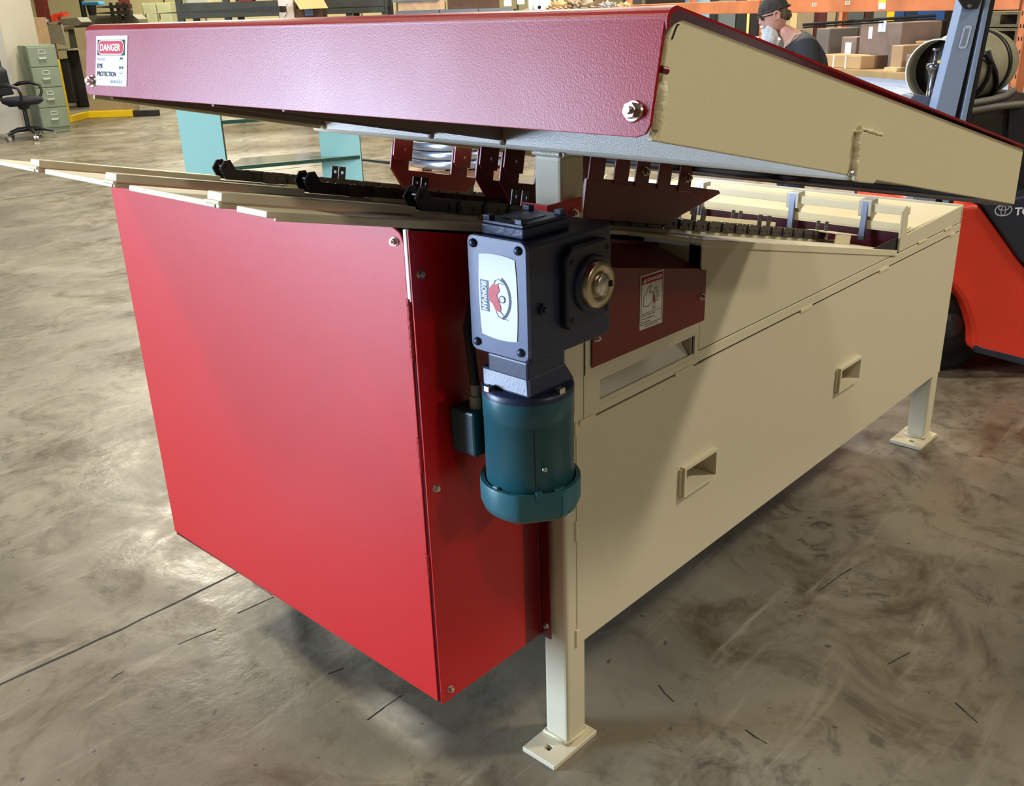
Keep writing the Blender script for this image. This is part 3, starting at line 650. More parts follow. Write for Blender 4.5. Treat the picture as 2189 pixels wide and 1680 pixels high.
t = math.radians(240); d = V((cos(t),sin(t),0)); q = MB(); q.lathe(V((MX,MY,.872))+d*.0815, d, [(.005,0),(.005,.003),(.0035,.005),(0,.005)], 12); q.build('grease_fitting', STEEL, mo)
P = []; 
b = MB(); n = 72
def fr(t, r):                                        # fan cowl outline with a flat
    a = (math.degrees(t) % 360); k = .0915
    if 205 < a < 262: return r*cos(math.radians(28.5))/cos(math.radians(a-233.5))*1.035
    return r
rings = [(.0925,.826),(.0935,.822),(.0935,.786),(.088,.770),(.078,.762)]
vs = []
for r, z in rings: vs += [V((MX+fr(2*pi*i/n,r)*cos(2*pi*i/n), MY+fr(2*pi*i/n,r)*sin(2*pi*i/n), z)) for i in range(n)]
vi = [V((MX+.0845*cos(2*pi*i/n), MY+.0845*sin(2*pi*i/n), .826)) for i in range(n)]+[V((MX+.0845*cos(2*pi*i/n), MY+.0845*sin(2*pi*i/n), .800)) for i in range(n)]
fs = []
for k in range(len(rings)-1): fs += [(k*n+i, (k+1)*n+i, (k+1)*n+(i+1)%n, k*n+(i+1)%n) for i in range(n)]
b.add(vs, fs, 0, True); b.add(vs[-n:], [tuple(reversed(range(n)))], 0)
o0 = vs[:n]+vi; b.add(o0, [(i,(i+1)%n,n+(i+1)%n,n+i) for i in range(n)]+[(n+i,n+(i+1)%n,2*n+(i+1)%n,2*n+i) for i in range(n)], 0, False)
fc = b.build('fan_cowl', mat('teal_cowl', (40,94,102), .38, spec=.5), mo)
for a in (232, 262, 255, 330, 175):
    t = math.radians(a); d = V((cos(t),sin(t),0)); e = V((-sin(t),cos(t),0))
    q = MB(); q.obox(V((MX,MY,.812))+d*.080-e*.006, d*.008, e*.012, (0,0,.018)); q.build('cowl_clip', MATS['teal_cowl'], fc, bevel=.001)
t = math.radians(262); d = V((cos(t),sin(t),0)); e = V((-sin(t),cos(t),0)); q = MB(); q.obox(V((MX,MY,.775))+d*.091-e*.006, d*.005, e*.012, (0,0,.045)); q.build('cowl_rib', MATS['teal_cowl'], fc, bevel=.0015)
q = MB(); q.obox((-.262,-.006,.862), (.060,0,0), (0,.062,0), (0,0,.088)); jb = q.build('junction_box', mat('teal_box', (24,66,72), .4), mo, bevel=.005)
q = MB(); q.cyl((-.236,.012,.950),(-.236,.012,.974),.012,n=16); q.cyl((-.236,.012,.974),(-.236,.012,.996),.009,n=16); q.build('cable_gland', mat('beige_plastic', (150,140,120), .6), jb)
q = MB(); q.tube([(-.236,.012,.99),(-.238,.016,1.05),(-.236,.024,1.10),(-.20,.035,1.16)], .0085, 12); q.build('power_cable', mat('black_rubber', (22,22,24), .6), jb)

# ------------------------------------------------------------------ BACKGROUND (each thing at its own distance, dh = level metres ahead of the camera)
def lev(dh, lat): return V((CAM.x, CAM.y, 0)) + FH*dh + RT*lat
def lat_of(px, py, dh): return (at(px, py, dh)-CAM).dot(RT)
def gz(px, py, dh): return at(px, py, dh).z
def fbox(b, dh, l0, l1, z0, z1, th, mi=0, yaw=0.0, pivot=None):         # box facing the camera, front at dh, from lateral l0 to l1
    c, s_ = cos(yaw), sin(yaw); r = RT*c+FH*s_; f = FH*c-RT*s_
    o = lev(dh, l0); o.z = z0
    b.obox(o, r*(l1-l0), f*th, (0,0,z1-z0), mi); return b
GREYG = mat('grey_green_enamel', (122,134,112), .42)
CARD = mat('corrugated_cardboard', (172,138,98), .85, var=.12, vscale=7)
CARDG = mat('greyish_cardboard', (140,120,106), .85, var=.10, vscale=7)
CARDD = mat('dark_cardboard', (92,66,44), .9, var=.15, vscale=7)
TAPE = mat('white_strap_tape', (220,216,206), .5)
CHARC = mat('charcoal_plastic', (26,28,34), .55)
RACKD = mat('dark_grey_rack_paint', (58,60,54), .6, var=.2, vscale=5)
ORANGE = mat('orange_rack_paint', (216,126,76), .5, var=.18, vscale=3)
TIMB = mat('pale_timber', (196,160,124), .8, var=.15, vscale=9)
# walls of the hall
WALLM = mat('cream_metal_siding', (222,208,158), .6)
b = MB(); A = lev(33, -24); 
fbox(b, 33, -24, 46, 0, 7, .2); struct(b.build('wall_back', WALLM))
b = MB(); fbox(b, 16.2, lat_of(40,290,16.2)-5.0, lat_of(51,284,16.2), 0, 5.2, 1.2); struct(b.build('wall_left', mat('painted_partition', (206,200,184), .6, var=.06, vscale=1.2)))
SEAM = mat('siding_seam_brown', (120,96,66), .7)
b = MB()
for i in range(40): l = -22+i*1.25+random.uniform(-.1,.1); fbox(b, 32.97, l, l+.05, 0, 6.9, .03)
for z in (1.45, 2.6): fbox(b, 32.96, -23.5, 45, z, z+.07, .03)
struct(b.build('trim_20', SEAM))
def post(px, dh, wd, m, label, cat, name, z1=5.5, group=None):
    l = lat_of(px, 40, dh); b = MB(); t = .016
    fbox(b, dh, l-wd/2, l+wd/2, 0, z1, t); fbox(b, dh+wd-t, l-wd/2, l+wd/2, 0, z1, t); fbox(b, dh+t, l-t/2, l+t/2, 0, z1, wd-2*t)
    struct(b.build(name, m))
post(90, 28, .26, mat('red_oxide_column', (112,44,32), .6, var=.2, vscale=2), '', '', 'trim_21'); post(268, 29, .24, MATS['red_oxide_column'], '', '', 'trim_22')

# filing cabinet
CHR = mat('bright_nickel', (226,226,222), .3, metal=.3)
dh = 16.0; base = lev(dh, lat_of(118,280,dh)); cab = thing('filing_cabinet', 'grey-green four-drawer steel filing cabinet against the pale wall end', 'filing cabinet', base)
yaw = .64; r = RT*cos(yaw)+FH*sin(yaw); f = FH*cos(yaw)-RT*sin(yaw)
L0 = lev(dh, lat_of(93,286,dh)); Wc, Dc, Hc = .44, .62, 1.345
b = MB(); b.obox(L0, r*Wc, f*Dc, (0,0,Hc)); b.build('cabinet_body', GREYG, cab, bevel=.008)
for k in range(4):
    z0 = .085+k*.312; b = MB(); b.obox(L0+UP*z0-f*.018+r*.012, r*(Wc-.024), f*.02, (0,0,.298)); d = b.build('drawer', GREYG, cab, bevel=.006)
    b = MB(); p = L0+UP*(z0+.12)-f*.045+r*(Wc*.5-.07); b.obox(p, r*.12, f*.014, (0,0,.018)); b.obox(p, r*.012, f*.03, (0,0,.014)); b.obox(p+r*.108, r*.012, f*.03, (0,0,.014)); b.build('handle', CHR, d)
    b = MB(); p = L0+UP*(z0+.19)-f*.024+r*(Wc*.5-.05)
    for q, e1, e2 in ((p, r*.10, UP*.008), (p+UP*.055, r*.10, UP*.008), (p, r*.008, UP*.063), (p+r*.092, r*.008, UP*.063)): b.obox(q, e1, f*.006, e2)
    b.build('label_holder', CHR, d)

# office chair
dh = 15.3; lc = lat_of(63,285,dh); c0 = lev(dh, lc); ch = thing('office_chair', 'black swivel office chair beside the filing cabinet', 'chair', c0)
FAB = mat('black_chair_fabric', (24,26,34), .85); PLA = mat('black_chair_plastic', (20,20,24), .45)
def L(a, c, z): return c0+RT*a+FH*c+UP*z
b = MB(); b.lathe(L(0,0,.44), (0,0,1), [(.0,0),(.20,0),(.25,.03),(.25,.07),(.21,.095),(0,.10)], 32); o = b.build('seat', FAB, ch)
b = MB(); P = [(-.30+.03*sin(k*.5), .60+.045*k) for k in range(12)]
b.prism([L(-.27-.012*abs(k-5.5)*.3-.018*(k if k>6 else 0)*.4, -.22+.04*(abs(k-5.5)/5.5)**2*3, .55+.052*k) for k in range(12)]+[L(-.21-.012*abs(k-5.5)*.3-.018*(k if k>6 else 0)*.4, -.22+.04*(abs(k-5.5)/5.5)**2*3, .55+.052*k) for k in reversed(range(12))], FH*.42)
b.build('backrest', FAB, ch, bevel=.02)
b = MB(); b.tube([L(0,0,.44),L(-.18,0,.43),L(-.27,0,.50),L(-.28,0,.62)], .022, 10); b.build('back_bracket', PLA, ch)
for sd in (-1, 1):
    b = MB(); P = [L(.10,sd*.25,.47),L(.14,sd*.30,.58),L(.12,sd*.31,.66),L(0,sd*.31,.70),L(-.14,sd*.31,.69),L(-.26,sd*.28,.64)]
    b.tube(P, [.018,.018,.02,.026,.026,.018], 10); b.build('armrest', PLA, ch)
b = MB(); b.cyl(L(0,0,.12),L(0,0,.44),.028,n=16); b.cyl(L(0,0,.38),L(0,0,.45),.06,.09,n=16); b.build('gas_column', PLA, ch)
for k in range(5):
    t = 2*pi*k/5+.35; e = RT*cos(t)+FH*sin(t); b = MB(); b.tube([c0+UP*.13+e*.02, c0+UP*.125+e*.16, c0+UP*.085+e*.30], [.032,.024,.016], 10); lg = b.build('base_arm', PLA, ch)
    b = MB(); ax = UP.cross(e); b.cyl(c0+e*.30+UP*.031-ax*.028, c0+e*.30+UP*.031-ax*.006,.030,n=16); b.cyl(c0+e*.30+UP*.031+ax*.006, c0+e*.30+UP*.031+ax*.028,.030,n=16); b.cyl(c0+e*.30+UP*.03,c0+e*.30+UP*.09,.008,n=8); b.build('caster', STEEL, lg)

ch.scale = (1.17, 1.17, 1.17)
# cartons behind the cabinet
dh = 19.5; a0, a1 = lat_of(27,90,dh), lat_of(80,90,dh); zt = gz(50,38,dh)
b = MB(); fbox(b, dh, a0, a1, 0, zt, .7, yaw=.1); o = b.build('cardboard_box', CARD, None, bevel=.01); tag(o, 'tall brown cardboard carton standing behind the filing cabinet', 'box')
zs = gz(50,65,dh); b = MB(); fbox(b, dh-.004, a0+.02, a1-.03, zs, zs+.03, .003, yaw=.1); b.build('packing_tape', mat('tan_tape', (150,112,72), .5), o)
a0, a1 = lat_of(8,37,dh), lat_of(44,37,dh); b = MB(); fbox(b, dh+.05, a0, a1, zt+.001, gz(20,0,dh)+.18, .5, yaw=.1); o = b.build('cardboard_box', CARD, None, bevel=.01); tag(o, 'cardboard carton with a dark mark lying on top of the tall carton', 'box')
b = MB(); b.lathe(lev(dh+.045, lat_of(22,10,dh))+UP*gz(22,10,dh), -FH, [(.055,0),(.05,.004),(0,.004)], 16); b.build('round_stain', mat('stain_brown', (84,58,36), .8), o)
dh = 22.6; l = lat_of(84,70,dh); b = MB(); b.lathe(lev(dh,l), (0,0,1), [(.24,0),(.25,.02),(.25,.5),(.26,.52),(.25,.54),(.25,1.0),(.26,1.02),(.25,1.04),(.25,gz(87,42,dh)),(.22,gz(87,42,dh)+.01),(0,gz(87,42,dh)+.01)], 28)
tag(b.build('steel_drum', mat('navy_drum_paint', (34,46,66), .45)), 'dark blue steel drum stack standing right behind the tall carton', 'drum')

# old milling machine with a grey sheet guard
dh = 21.0; l0 = lat_of(95,100,dh); base = lev(dh+.4, lat_of(130,100,dh)); mm = thing('milling_machine', 'grey-beige milling machine with tilted sheet guard and dark base near the back wall', 'machine', base)
MG = mat('grey_beige_machine_paint', (118,114,92), .5, var=.1, vscale=4); MD = mat('oily_dark_iron', (34,32,28), .6)
def AT(px, py, d=0.0): return at(px, py, dh+d)
b = MB(); b.prism([AT(84,52,-.3),AT(130,50,-.3),AT(143,98,-.5),AT(96,90,-.5)], FH*.06+UP*.03); b.build('sheet_guard', MG, mm, bevel=.01)
for px in (96, 124):
    b = MB(); p = AT(px,51,-.34); b.obox(p, RT*.07, FH*.03, UP*.03); b.build('guard_clamp', mat('dark_red_knob', (70,30,28), .5), mm)
b = MB(); b.prism([AT(127,40,.1),AT(165,37,.1),AT(176,48,.1),AT(168,56,.1),AT(133,54,.1)], FH*.55); b.build('ram', MG, mm, bevel=.02)
b = MB(); b.prism([AT(136,57,.15),AT(158,57,.15),AT(157,63,.15),AT(138,63,.15)], FH*.4); b.build('head_block', MG, mm, bevel=.01)
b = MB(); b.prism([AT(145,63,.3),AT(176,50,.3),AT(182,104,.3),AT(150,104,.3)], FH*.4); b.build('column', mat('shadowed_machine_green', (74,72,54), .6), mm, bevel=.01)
zt = gz(150,104,dh); la, lb_ = lat_of(109,103,dh), lat_of(172,103,dh)
b = MB(); fbox(b, dh-.35, la, lb_, zt-.03, zt, .9); b.build('work_table', mat('worn_table_top', (150,144,120), .5), mm, bevel=.004)
b = MB(); fbox(b, dh+.1, la+.25, lb_-.05, 0, zt-.03, .5); fbox(b, dh-.1, la+.05, la+.35, .1, zt-.2, .8); b.build('base', MD, mm, bevel=.03)
b = MB(); b.lathe(lev(dh-.3, lat_of(118,130,dh))+UP*(zt*.55), -FH, [(.20,0),(.20,.05),(.17,.07),(0,.08)], 28); b.build('hand_wheel', mat('brown_grey_iron', (84,76,62), .6), mm)
# red parts bins on the wall shelf
dh = 29.0
for (x0, x1, y0, y1), lab in (((105,122,34,46), 'orange-red parts bin on the wall shelf, lowest and leftmost of three'), ((118,127,30,36), 'small orange-red parts bin standing on the larger bin'), ((129,137,30,36), 'small orange-red parts bin nearest the grey machine ram')):
    b = MB(); z0, z1 = gz(x0,y1,dh), gz(x0,y0,dh); l0, l1 = lat_of(x0,y1,dh), lat_of(x1,y1,dh)
    fbox(b, dh, l0, l1, z0, z1, .02); fbox(b, dh+.3, l0, l1, z0, z1+.05, .02); fbox(b, dh+.02, l0, l0+.02, z0, z1+.02, .28); fbox(b, dh+.02, l1-.02, l1, z0, z1+.02, .28); fbox(b, dh+.02, l0+.02, l1-.02, z0, z0+.02, .28)
    tag(b.build('parts_bin', mat('orange_red_plastic', (214,62,34), .5)), lab, 'bin', 'red bins by the back wall')
z0 = gz(120,46,dh); l0, l1 = lat_of(98,46,dh), lat_of(160,46,dh); sh = thing('wall_shelf', 'plain shelf carrying red bins before the cream back wall', 'shelf', lev(dh+.2,(l0+l1)/2))
b = MB(); fbox(b, dh-.05, l0, l1, z0-.04, z0-.002, .45); b.build('shelf_board', MG, sh)
for q in (l0, l1-.05):
    b = MB(); fbox(b, dh, q, q+.05, 0, z0-.04, .05); b.build('leg', MG, sh)
# yellow upright with floor arm
YEL = mat('safety_yellow_paint', (222,186,24), .45)
dh = 17.6; p0 = at(137,223,dh); p0.z = 0; yl = thing('yellow_barrier', 'yellow steel barrier upright with a floor bar beside the filing cabinet', 'barrier', p0)
hz_ = gz(118,128,dh); b = MB(); b.obox(p0-RT*.05, RT*.09, FH*.09, UP*hz_); b.build('upright', YEL, yl, bevel=.01)
b = MB(); b.obox(p0-RT*.05+FH*.1, RT*.09, FH*.78, UP*.12); p1 = p0+FH*.88; b.obox(p1, RT*.85, FH*.15, UP*.12); b.build('floor_bar', YEL, yl, bevel=.01)
b = MB(); b.obox(p1+RT*.86, RT*.45, FH*.15, UP*.11); b.build('bar_end', MD, yl, bevel=.01)
# beige board leaning by the machine
dh = 18.6; l0 = lat_of(180,184,dh); b = MB(); z1 = gz(165,59,dh); p = lev(dh, lat_of(184,186,dh)); b.prism([p, p+RT*.9, p+RT*.9+UP*z1, p-RT*.02+UP*z1], FH*.04)
tag(b.build('plywood_board', mat('dusty_plywood', (150,134,104), .8, var=.1, vscale=5)), 'tall beige plywood board standing behind the left end of the red hood', 'board')
# drill press with blue cap, tool tower
dh = 24; l = lat_of(187,10,dh); dp = thing('drill_press', 'dark drill press with bright blue belt cover by the back wall', 'drill press', lev(dh, l))
b = MB(); b.cyl(lev(dh,l-.12), lev(dh,l-.12)+UP*2.2, .06, n=16); b.build('column', MD, dp)
b = MB(); fbox(b, dh-.1, l-.10, l+.30, gz(187,12,dh), gz(187,6,dh)+.02, .4); b.build('belt_cover', mat('bright_blue_enamel', (54,136,182), .4), dp, bevel=.02)
b = MB(); b.cyl(lev(dh,l+.08)+UP*1.58, lev(dh,l+.08)+UP*(gz(187,12,dh)), .05, .11, n=16); b.build('spindle_head', MD, dp)
b = MB(); b.cyl(lev(dh,l-.12), lev(dh,l-.12)+UP*.08, .3, n=20); b.build('base', MD, dp)
dh = 22; l = lat_of(252,15,dh); tt = thing('arm_rack', 'dark rack of steel arms standing before the red-brown column', 'rack', lev(dh, l))
for k in range(3):
    b = MB(); fbox(b, dh, l-.18+k*.14, l-.12+k*.14, 0, gz(252,5,dh), .06); b.build('upright', MD, tt)
for k, py in enumerate((14, 27)):
    b = MB(); z = gz(252,py,dh); b.prism([lev(dh-.05,l-.55)+UP*z, lev(dh-.05,l+.25)+UP*(z-.05), lev(dh-.05,l+.25)+UP*(z+.05)], FH*.2); b.build('arm', MD, tt)
dh = 22.5; l0, l1 = lat_of(186,40,dh), lat_of(296,42,dh); zt = gz(240,32,dh)
lt = thing('lathe', 'long grey-beige lathe with a rounded headstock behind the red hood edge', 'machine', lev(dh+.3,(l0+l1)/2))
b = MB(); b.prism([lev(dh,l0)+UP*(zt-.5), lev(dh,l1)+UP*(zt-.5), lev(dh,l1)+UP*(zt-.1), lev(dh,l1-.12)+UP*zt, lev(dh,l0+.05)+UP*zt], FH*.6); b.build('bed_cover', MG, lt, bevel=.01)
b = MB(); b.lathe(lev(dh,lat_of(264,38,dh))+UP*gz(264,38,dh), -FH, [(.05,0),(.04,.03),(0,.03)], 16); b.build('knob', MD, lt)
for q in (l0+.1, l1-.5):
    b = MB(); fbox(b, dh+.1, q, q+.35, 0, zt-.5, .4); b.build('pedestal', MG, lt)
# grey-green lockers
dh = 28; 
for k, (x0, x1) in enumerate(((306,335),(336,366))):
    l0, l1 = lat_of(x0,30,dh), lat_of(x1,30,dh); lk = thing('steel_locker', ['pale grey-green steel locker behind the hood, nearer the red-brown column', 'pale grey-green steel locker behind the hood, nearer the dark storage rack'][k], 'locker', lev(dh+.2,(l0+l1)/2), None)
    b = MB(); fbox(b, dh, l0, l1, 0, gz(330,6,dh), .5); b.build('body', mat('pale_green_locker', (166,168,132), .5, var=.08, vscale=2), lk, bevel=.01)
    b = MB(); fbox(b, dh-.02, l0+.03, l1-.03, .1, gz(330,6,dh)-.05, .02); d = b.build('door', MATS['pale_green_locker'], lk)
    b = MB(); fbox(b, dh-.05, l0+.07, l0+.10, gz(330,30,dh)-.1, gz(330,30,dh)+.02, .03); b.build('handle', STEEL, d)
# dark storage rack left of centre
dh = 18.0; rk = thing('storage_rack', 'dark grey steel storage rack spanning behind the red hood', 'rack', lev(dh+.4, lat_of(560,20,dh)))
for px in (383, 484, 745, 822):
    for dd in (0, .9):
        l = lat_of(px,20,dh); b = MB(); fbox(b, dh+dd, l-.055, l+.055, 0, 2.9, .09); b.build('upright', RACKD, rk, bevel=.004)
la, lz = lat_of(383,20,dh), lat_of(822,20,dh)
for py, hh in ((12,.075),(29,.045)):
    for dd in (0,.9):
        b = MB(); z = gz(560,py,dh); fbox(b, dh+dd-.02, la+.05, lz, z-hh, z+hh, .05); b.build('beam', RACKD, rk, bevel=.003)
b = MB(); z = gz(560,12,dh)-.077; fbox(b, dh+.03, la, lz, z-.02, z, .87); b.build('shelf_deck', mat('dark_decking', (44,42,36), .8), rk)
b = MB(); p = at(322,29,16.2); b.prism([p, p+RT*2.0+FH*.2+UP*.05, p+RT*2.0+FH*.2-UP*.045], FH*.5); 
tag(b.build('steel_sheet', mat('black_scale_steel', (38,38,34), .5)), 'pointed dark steel sheet sticking out of the storage rack', 'sheet')
rnd = random.Random(4)
for px, wd, hh, col in ((412,.42,.30,(178,180,160)),(455,.30,.26,(210,196,140)),(520,.25,.3,(130,30,22)),(560,.3,.25,(210,196,150)),(690,.35,.22,(60,62,56)),(780,.35,.2,(120,124,104))):
    l = lat_of(px,10,dh); z = gz(560,12,dh)+.077; b = MB(); fbox(b, dh+.2, l-wd/2, l+wd/2, z, z+hh, .4)
    o = b.build('storage_box', mat('box_%d_%d' % (col[0],col[1]), col, .6), None, bevel=.01)
    tag(o, {412:'pale grey box on the dark rack, nearest the lockers',455:'cream box on the dark rack beside the pale grey one',520:'dark red box on the shelf of the dark rack',560:'cream box on the dark rack left of the wrapped post',690:'dark grey box on the dark rack behind the open carton',780:'grey-green box on the dark rack near the timber block'}[px], 'box', 'boxes on the dark rack')
# wrapped post and open carton
dh = 17.0; l0, l1 = lat_of(597,34,dh), lat_of(630,34,dh); b = MB(); fbox(b, dh, l0, l1, 0, 2.1, .17); o = b.build('wrapped_post', mat('pinkish_wrap', (214,198,186), .35, bump=.5, bscale=20), None, bevel=.015)
tag(o, 'tall pinkish white plastic-wrapped post standing behind the hood', 'post')
b = MB(); b.tube([at(610+3*sin(k*1.3), 2+4*k, dh)-FH*.006 for k in range(9)], .008, 6); b.build('film_crease', mat('white_film', (240,238,236), .15), o)
dh = 16.8; l0, l1 = lat_of(634,33,dh), lat_of(692,33,dh); ob = thing('open_carton', 'open cardboard carton with one flap hanging forward', 'box', lev(dh+.2,(l0+l1)/2))
b = MB(); z1 = gz(660,0,dh)+.04
fbox(b, dh+.35, l0, l1, 0, z1, .01); fbox(b, dh, l0, l0+.01, 0, z1, .35); fbox(b, dh, l1-.01, l1, 0, z1, .35); fbox(b, dh, l0, l1, 0, gz(660,18,dh), .01); b.build('carton_body', CARDD, ob)
b = MB(); b.prism([at(626,-4,dh-.05),at(690,-4,dh-.05),at(701,17,dh-.22),at(641,20,dh-.22)], FH*.006+UP*.004); b.build('flap', mat('fresh_cardboard', (198,162,108), .8), ob)
b = MB(); fbox(b, dh-.012, lat_of(652,30,dh), lat_of(670,30,dh), gz(660,34,dh), gz(660,19,dh), .004); b.build('shipping_label', mat('dark_blue_label', (86,92,112), .4), ob)
# timber blocks, silver sheets on a stand
dh = 14.8; z = gz(950,30,dh); st = thing('work_stand', 'low steel stand carrying bright silver sheets and timber blocks', 'stand', lev(dh+.4, lat_of(970,25,dh)))
la, lz = lat_of(838,28,dh), lat_of(1105,26,dh)
b = MB(); fbox(b, dh, la, lz, z-.05, z, .8); b.build('stand_top', RACKD, st)
for q in (la+.05, lz-.1):
    for dd in (.03,.7):
        b = MB(); fbox(b, dh+dd, q, q+.06, 0, z-.05, .06); b.build('leg', RACKD, st)
for k, (x0, x1) in enumerate(((845,938),(940,1022),(1024,1096))):
    b = MB(); fbox(b, dh-.02, lat_of(x0,25,dh), lat_of(x1,25,dh), z+.001, z+.060, .7); tag(b.build('sheet_stack', mat('bright_galvanised', (196,204,214), .22, metal=.85)), ['flat bright silver sheet stack under the pale timber block', 'flat silver sheet stack in the middle of the stand', 'flat silver sheet stack nearest the paper rolls'][k], 'sheets', 'silver sheet stacks on the stand')
b = MB(); fbox(b, dh-.01, lat_of(851,20,dh), lat_of(951,20,dh), z+.061, z+.18, .3); tag(b.build('timber_block', TIMB, None, bevel=.004), 'pale timber block lying on the silver sheets', 'timber')
b = MB(); fbox(b, dh+.02, lat_of(957,18,dh), lat_of(1068,18,dh), z+.061, z+.22, .3); tag(b.build('timber_block', mat('dark_timber', (86,58,38), .8, var=.2, vscale=8), None, bevel=.004), 'dark brown timber block beside the pale block', 'timber')
b = MB(); fbox(b, dh-.03, lat_of(838,4,dh), lat_of(938,4,dh), z+.181, z+.205, .4); tag(b.build('silver_sheet', MATS['bright_galvanised']), 'thin silver sheet lying on top of the pale timber block', 'sheet')
# packing bench with rolls and crumpled paper
dh = 13.0; zt = gz(1250,26,dh); la, lz = lat_of(1100,26,dh), lat_of(1400,22,dh)
pb = thing('packing_bench', 'grey packing bench behind the hood covered in crumpled paper', 'bench', lev(dh+.4,(la+lz)/2))
b = MB(); fbox(b, dh, la, lz, zt-.04, zt, .8); b.build('bench_top', RACKD, pb)
for q in (la+.03, lz-.09):
    for dd in (.03,.7):
        b = MB(); fbox(b, dh+dd, q, q+.06, 0, zt-.04, .06); b.build('leg', RACKD, pb)
p = lev(dh, lat_of(1153,18,dh))+UP*(zt+.075); b = MB(); b.lathe(p+FH*.0, FH, [(.022,0),(.07,0),(.073,.004),(.073,.5),(.022,.5)], 28); b.lathe(p-FH*.001, FH, [(.0,0),(.022,0)], 16, 1)
tag(b.build('film_roll', [mat('white_plastic_film', (216,220,226), .3), DARK]), 'white roll of plastic film lying end-on at the bench edge', 'roll')
b = MB(); b.obox(lev(dh,lat_of(1098,22,dh))+UP*(zt+.001), RT*.18+UP*.05, FH*.3, UP*.012); tag(b.build('cardboard_sheet', mat('fresh_cardboard2', (206,176,122), .8)), 'tilted tan cardboard sheet lying by the film roll', 'cardboard')
def crumple(px0, px1, z0, z1, dh, depth, m, name, label, cat, seed):
    rr = random.Random(seed); n, k = 18, 12; l0, l1 = lat_of(px0,20,dh), lat_of(px1,20,dh); bm = bmesh.new()
    bmesh.ops.create_icosphere(bm, subdivisions=4, radius=1)
    for v in bm.verts:
        q = v.co; s_ = 1+.22*sin(9*q.x+seed)*cos(7*q.y+2*seed)+.14*sin(17*q.z+11*q.x+seed)+rr.uniform(-.03,.03)
        a = max(-.98, q.z)*s_
        v.co = lev(dh+depth/2, (l0+l1)/2)+RT*(q.x*s_*(l1-l0)/2)+FH*(q.y*s_*depth/2)+UP*(z0+max(0,(a+.25))*(z1-z0)/1.25)
    mb = MB(); mb.add([v.co.copy() for v in bm.verts], [[v.index for v in f.verts] for f in bm.faces]); bm.free()
    return tag(mb.build(name, m), label, cat)
KR = mat('kraft_paper', (178,146,104), .8); 
crumple(1172, 1215, zt, gz(1190,2,dh), dh, .25, KR, 'kraft_paper', 'crumpled tan kraft paper beside the white film roll', 'paper', 1)
crumple(1205, 1272, zt, gz(1235,-4,dh), dh+.1, .3, mat('grey_kraft', (142,124,98), .8), 'packing_bag', 'bulky grey-brown paper bag in the middle of the packing bench', 'bag', 3)
crumple(1280, 1325, zt, gz(1300,4,dh), dh-.02, .25, mat('grey_film', (150,146,138), .4), 'plastic_film', 'crumpled grey plastic film between the bag and the kraft wad', 'film', 5)
crumple(1318, 1352, zt, gz(1330,6,dh), dh-.05, .22, KR, 'kraft_paper', 'crumpled tan kraft paper at the rack end of the bench', 'paper', 8)
dh = 16.0
for k, (x0, x1, col, lab) in enumerate(((1130,1178,(216,214,218),'white wrapped bale standing behind the film roll'),(1222,1268,(196,172,160),'pale pink-brown carton behind the packing bench'),(1270,1300,(112,84,54),'dark brown carton behind the packing bench'),(1340,1372,(54,50,44),'black crate behind the packing bench, next to the orange rack'))):
    l0, l1 = lat_of(x0,10,dh), lat_of(x1,10,dh); b = MB(); fbox(b, dh, l0, l1, 0, 1.95, .5); tag(b.build('tall_carton', mat('tallbox_%d' % k, col, .7), None, bevel=.01), lab, 'box')
b = MB(); dh = 18.5; l0, l1 = lat_of(1072,5,dh), lat_of(1128,5,dh); fl_ = []
fx = thing('light_fitting', 'bright hanging work light shining behind the packing bench', 'lamp', lev(dh,(l0+l1)/2))
LAMP = bpy.data.materials.new('lamp_glow'); LAMP.use_nodes = True; LAMP.node_tree.nodes['Principled BSDF'].inputs['Emission Color'].default_value = (1,.9,.65,1); LAMP.node_tree.nodes['Principled BSDF'].inputs['Emission Strength'].default_value = 2.2
b.cyl(lev(dh,(l0+l1)/2), lev(dh,(l0+l1)/2)+UP*1.65, .025, n=10); b.build('stand_pole', RACKD, fx)
for q, py in ((.25,6),(.75,3)):
    c = MB(); p = lev(dh,l0+(l1-l0)*q)+UP*gz(1100,py,dh); c.obox(p-RT*.07-UP*.05, RT*.13, FH*.05, UP*.11); c.build('lamp_head', LAMP, fx, bevel=.01)

# green steel stand on the floor behind the machine
dh = 10.0; GRN = mat('pale_teal_enamel', (138,184,178), .30, spec=.5); GRE = mat('dark_green_edge', (28,66,54), .4)
def gp(px, py): return at(px, py, dh)
la, lb2 = lat_of(432,350,dh), lat_of(517,352,dh); ra, rb = lat_of(695,380,dh), lat_of(776,383,dh); ztop = gz(480,150,dh)
gs = thing('steel_stand', 'pale green open steel shelf stand standing behind the feeding machine', 'stand', lev(dh+.2,(la+rb)/2))
zs = gz(517,352,dh)+.10; zs = gz(620,330,dh)
def gpanel(l0, l1, d0, nm='side_panel'):
    b = MB(); fbox(b, d0, l0, l1, 0, ztop, .012); fbox(b, d0+.012, l1-.012, l1, 0, ztop, .05, 1); fbox(b, d0+.012, l0, l0+.012, 0, ztop, .05, 1); return b.build(nm, [GRN, GRE], gs, bevel=.002)
gpanel(la, lb2, dh-.55); gpanel(ra-.02, rb, dh)
def shelf(pz_l, pz_r, z):
    p = [lev(dh-.55, lb2-.02), lev(dh, rb-.01), lev(dh+.42, ra-.05), lev(dh+.10, lb2-.02)]
    b = MB(); b.prism([q+UP*z for q in p], (0,0,-.035), 0, 1); return b.build('shelf', [mat('clear_green_shelf', (122,132,120), .18, spec=.7), GRE], gs)
shelf(0,0, gz(510,357,dh-.55)); shelf(0,0, gz(512,257,dh-.55))
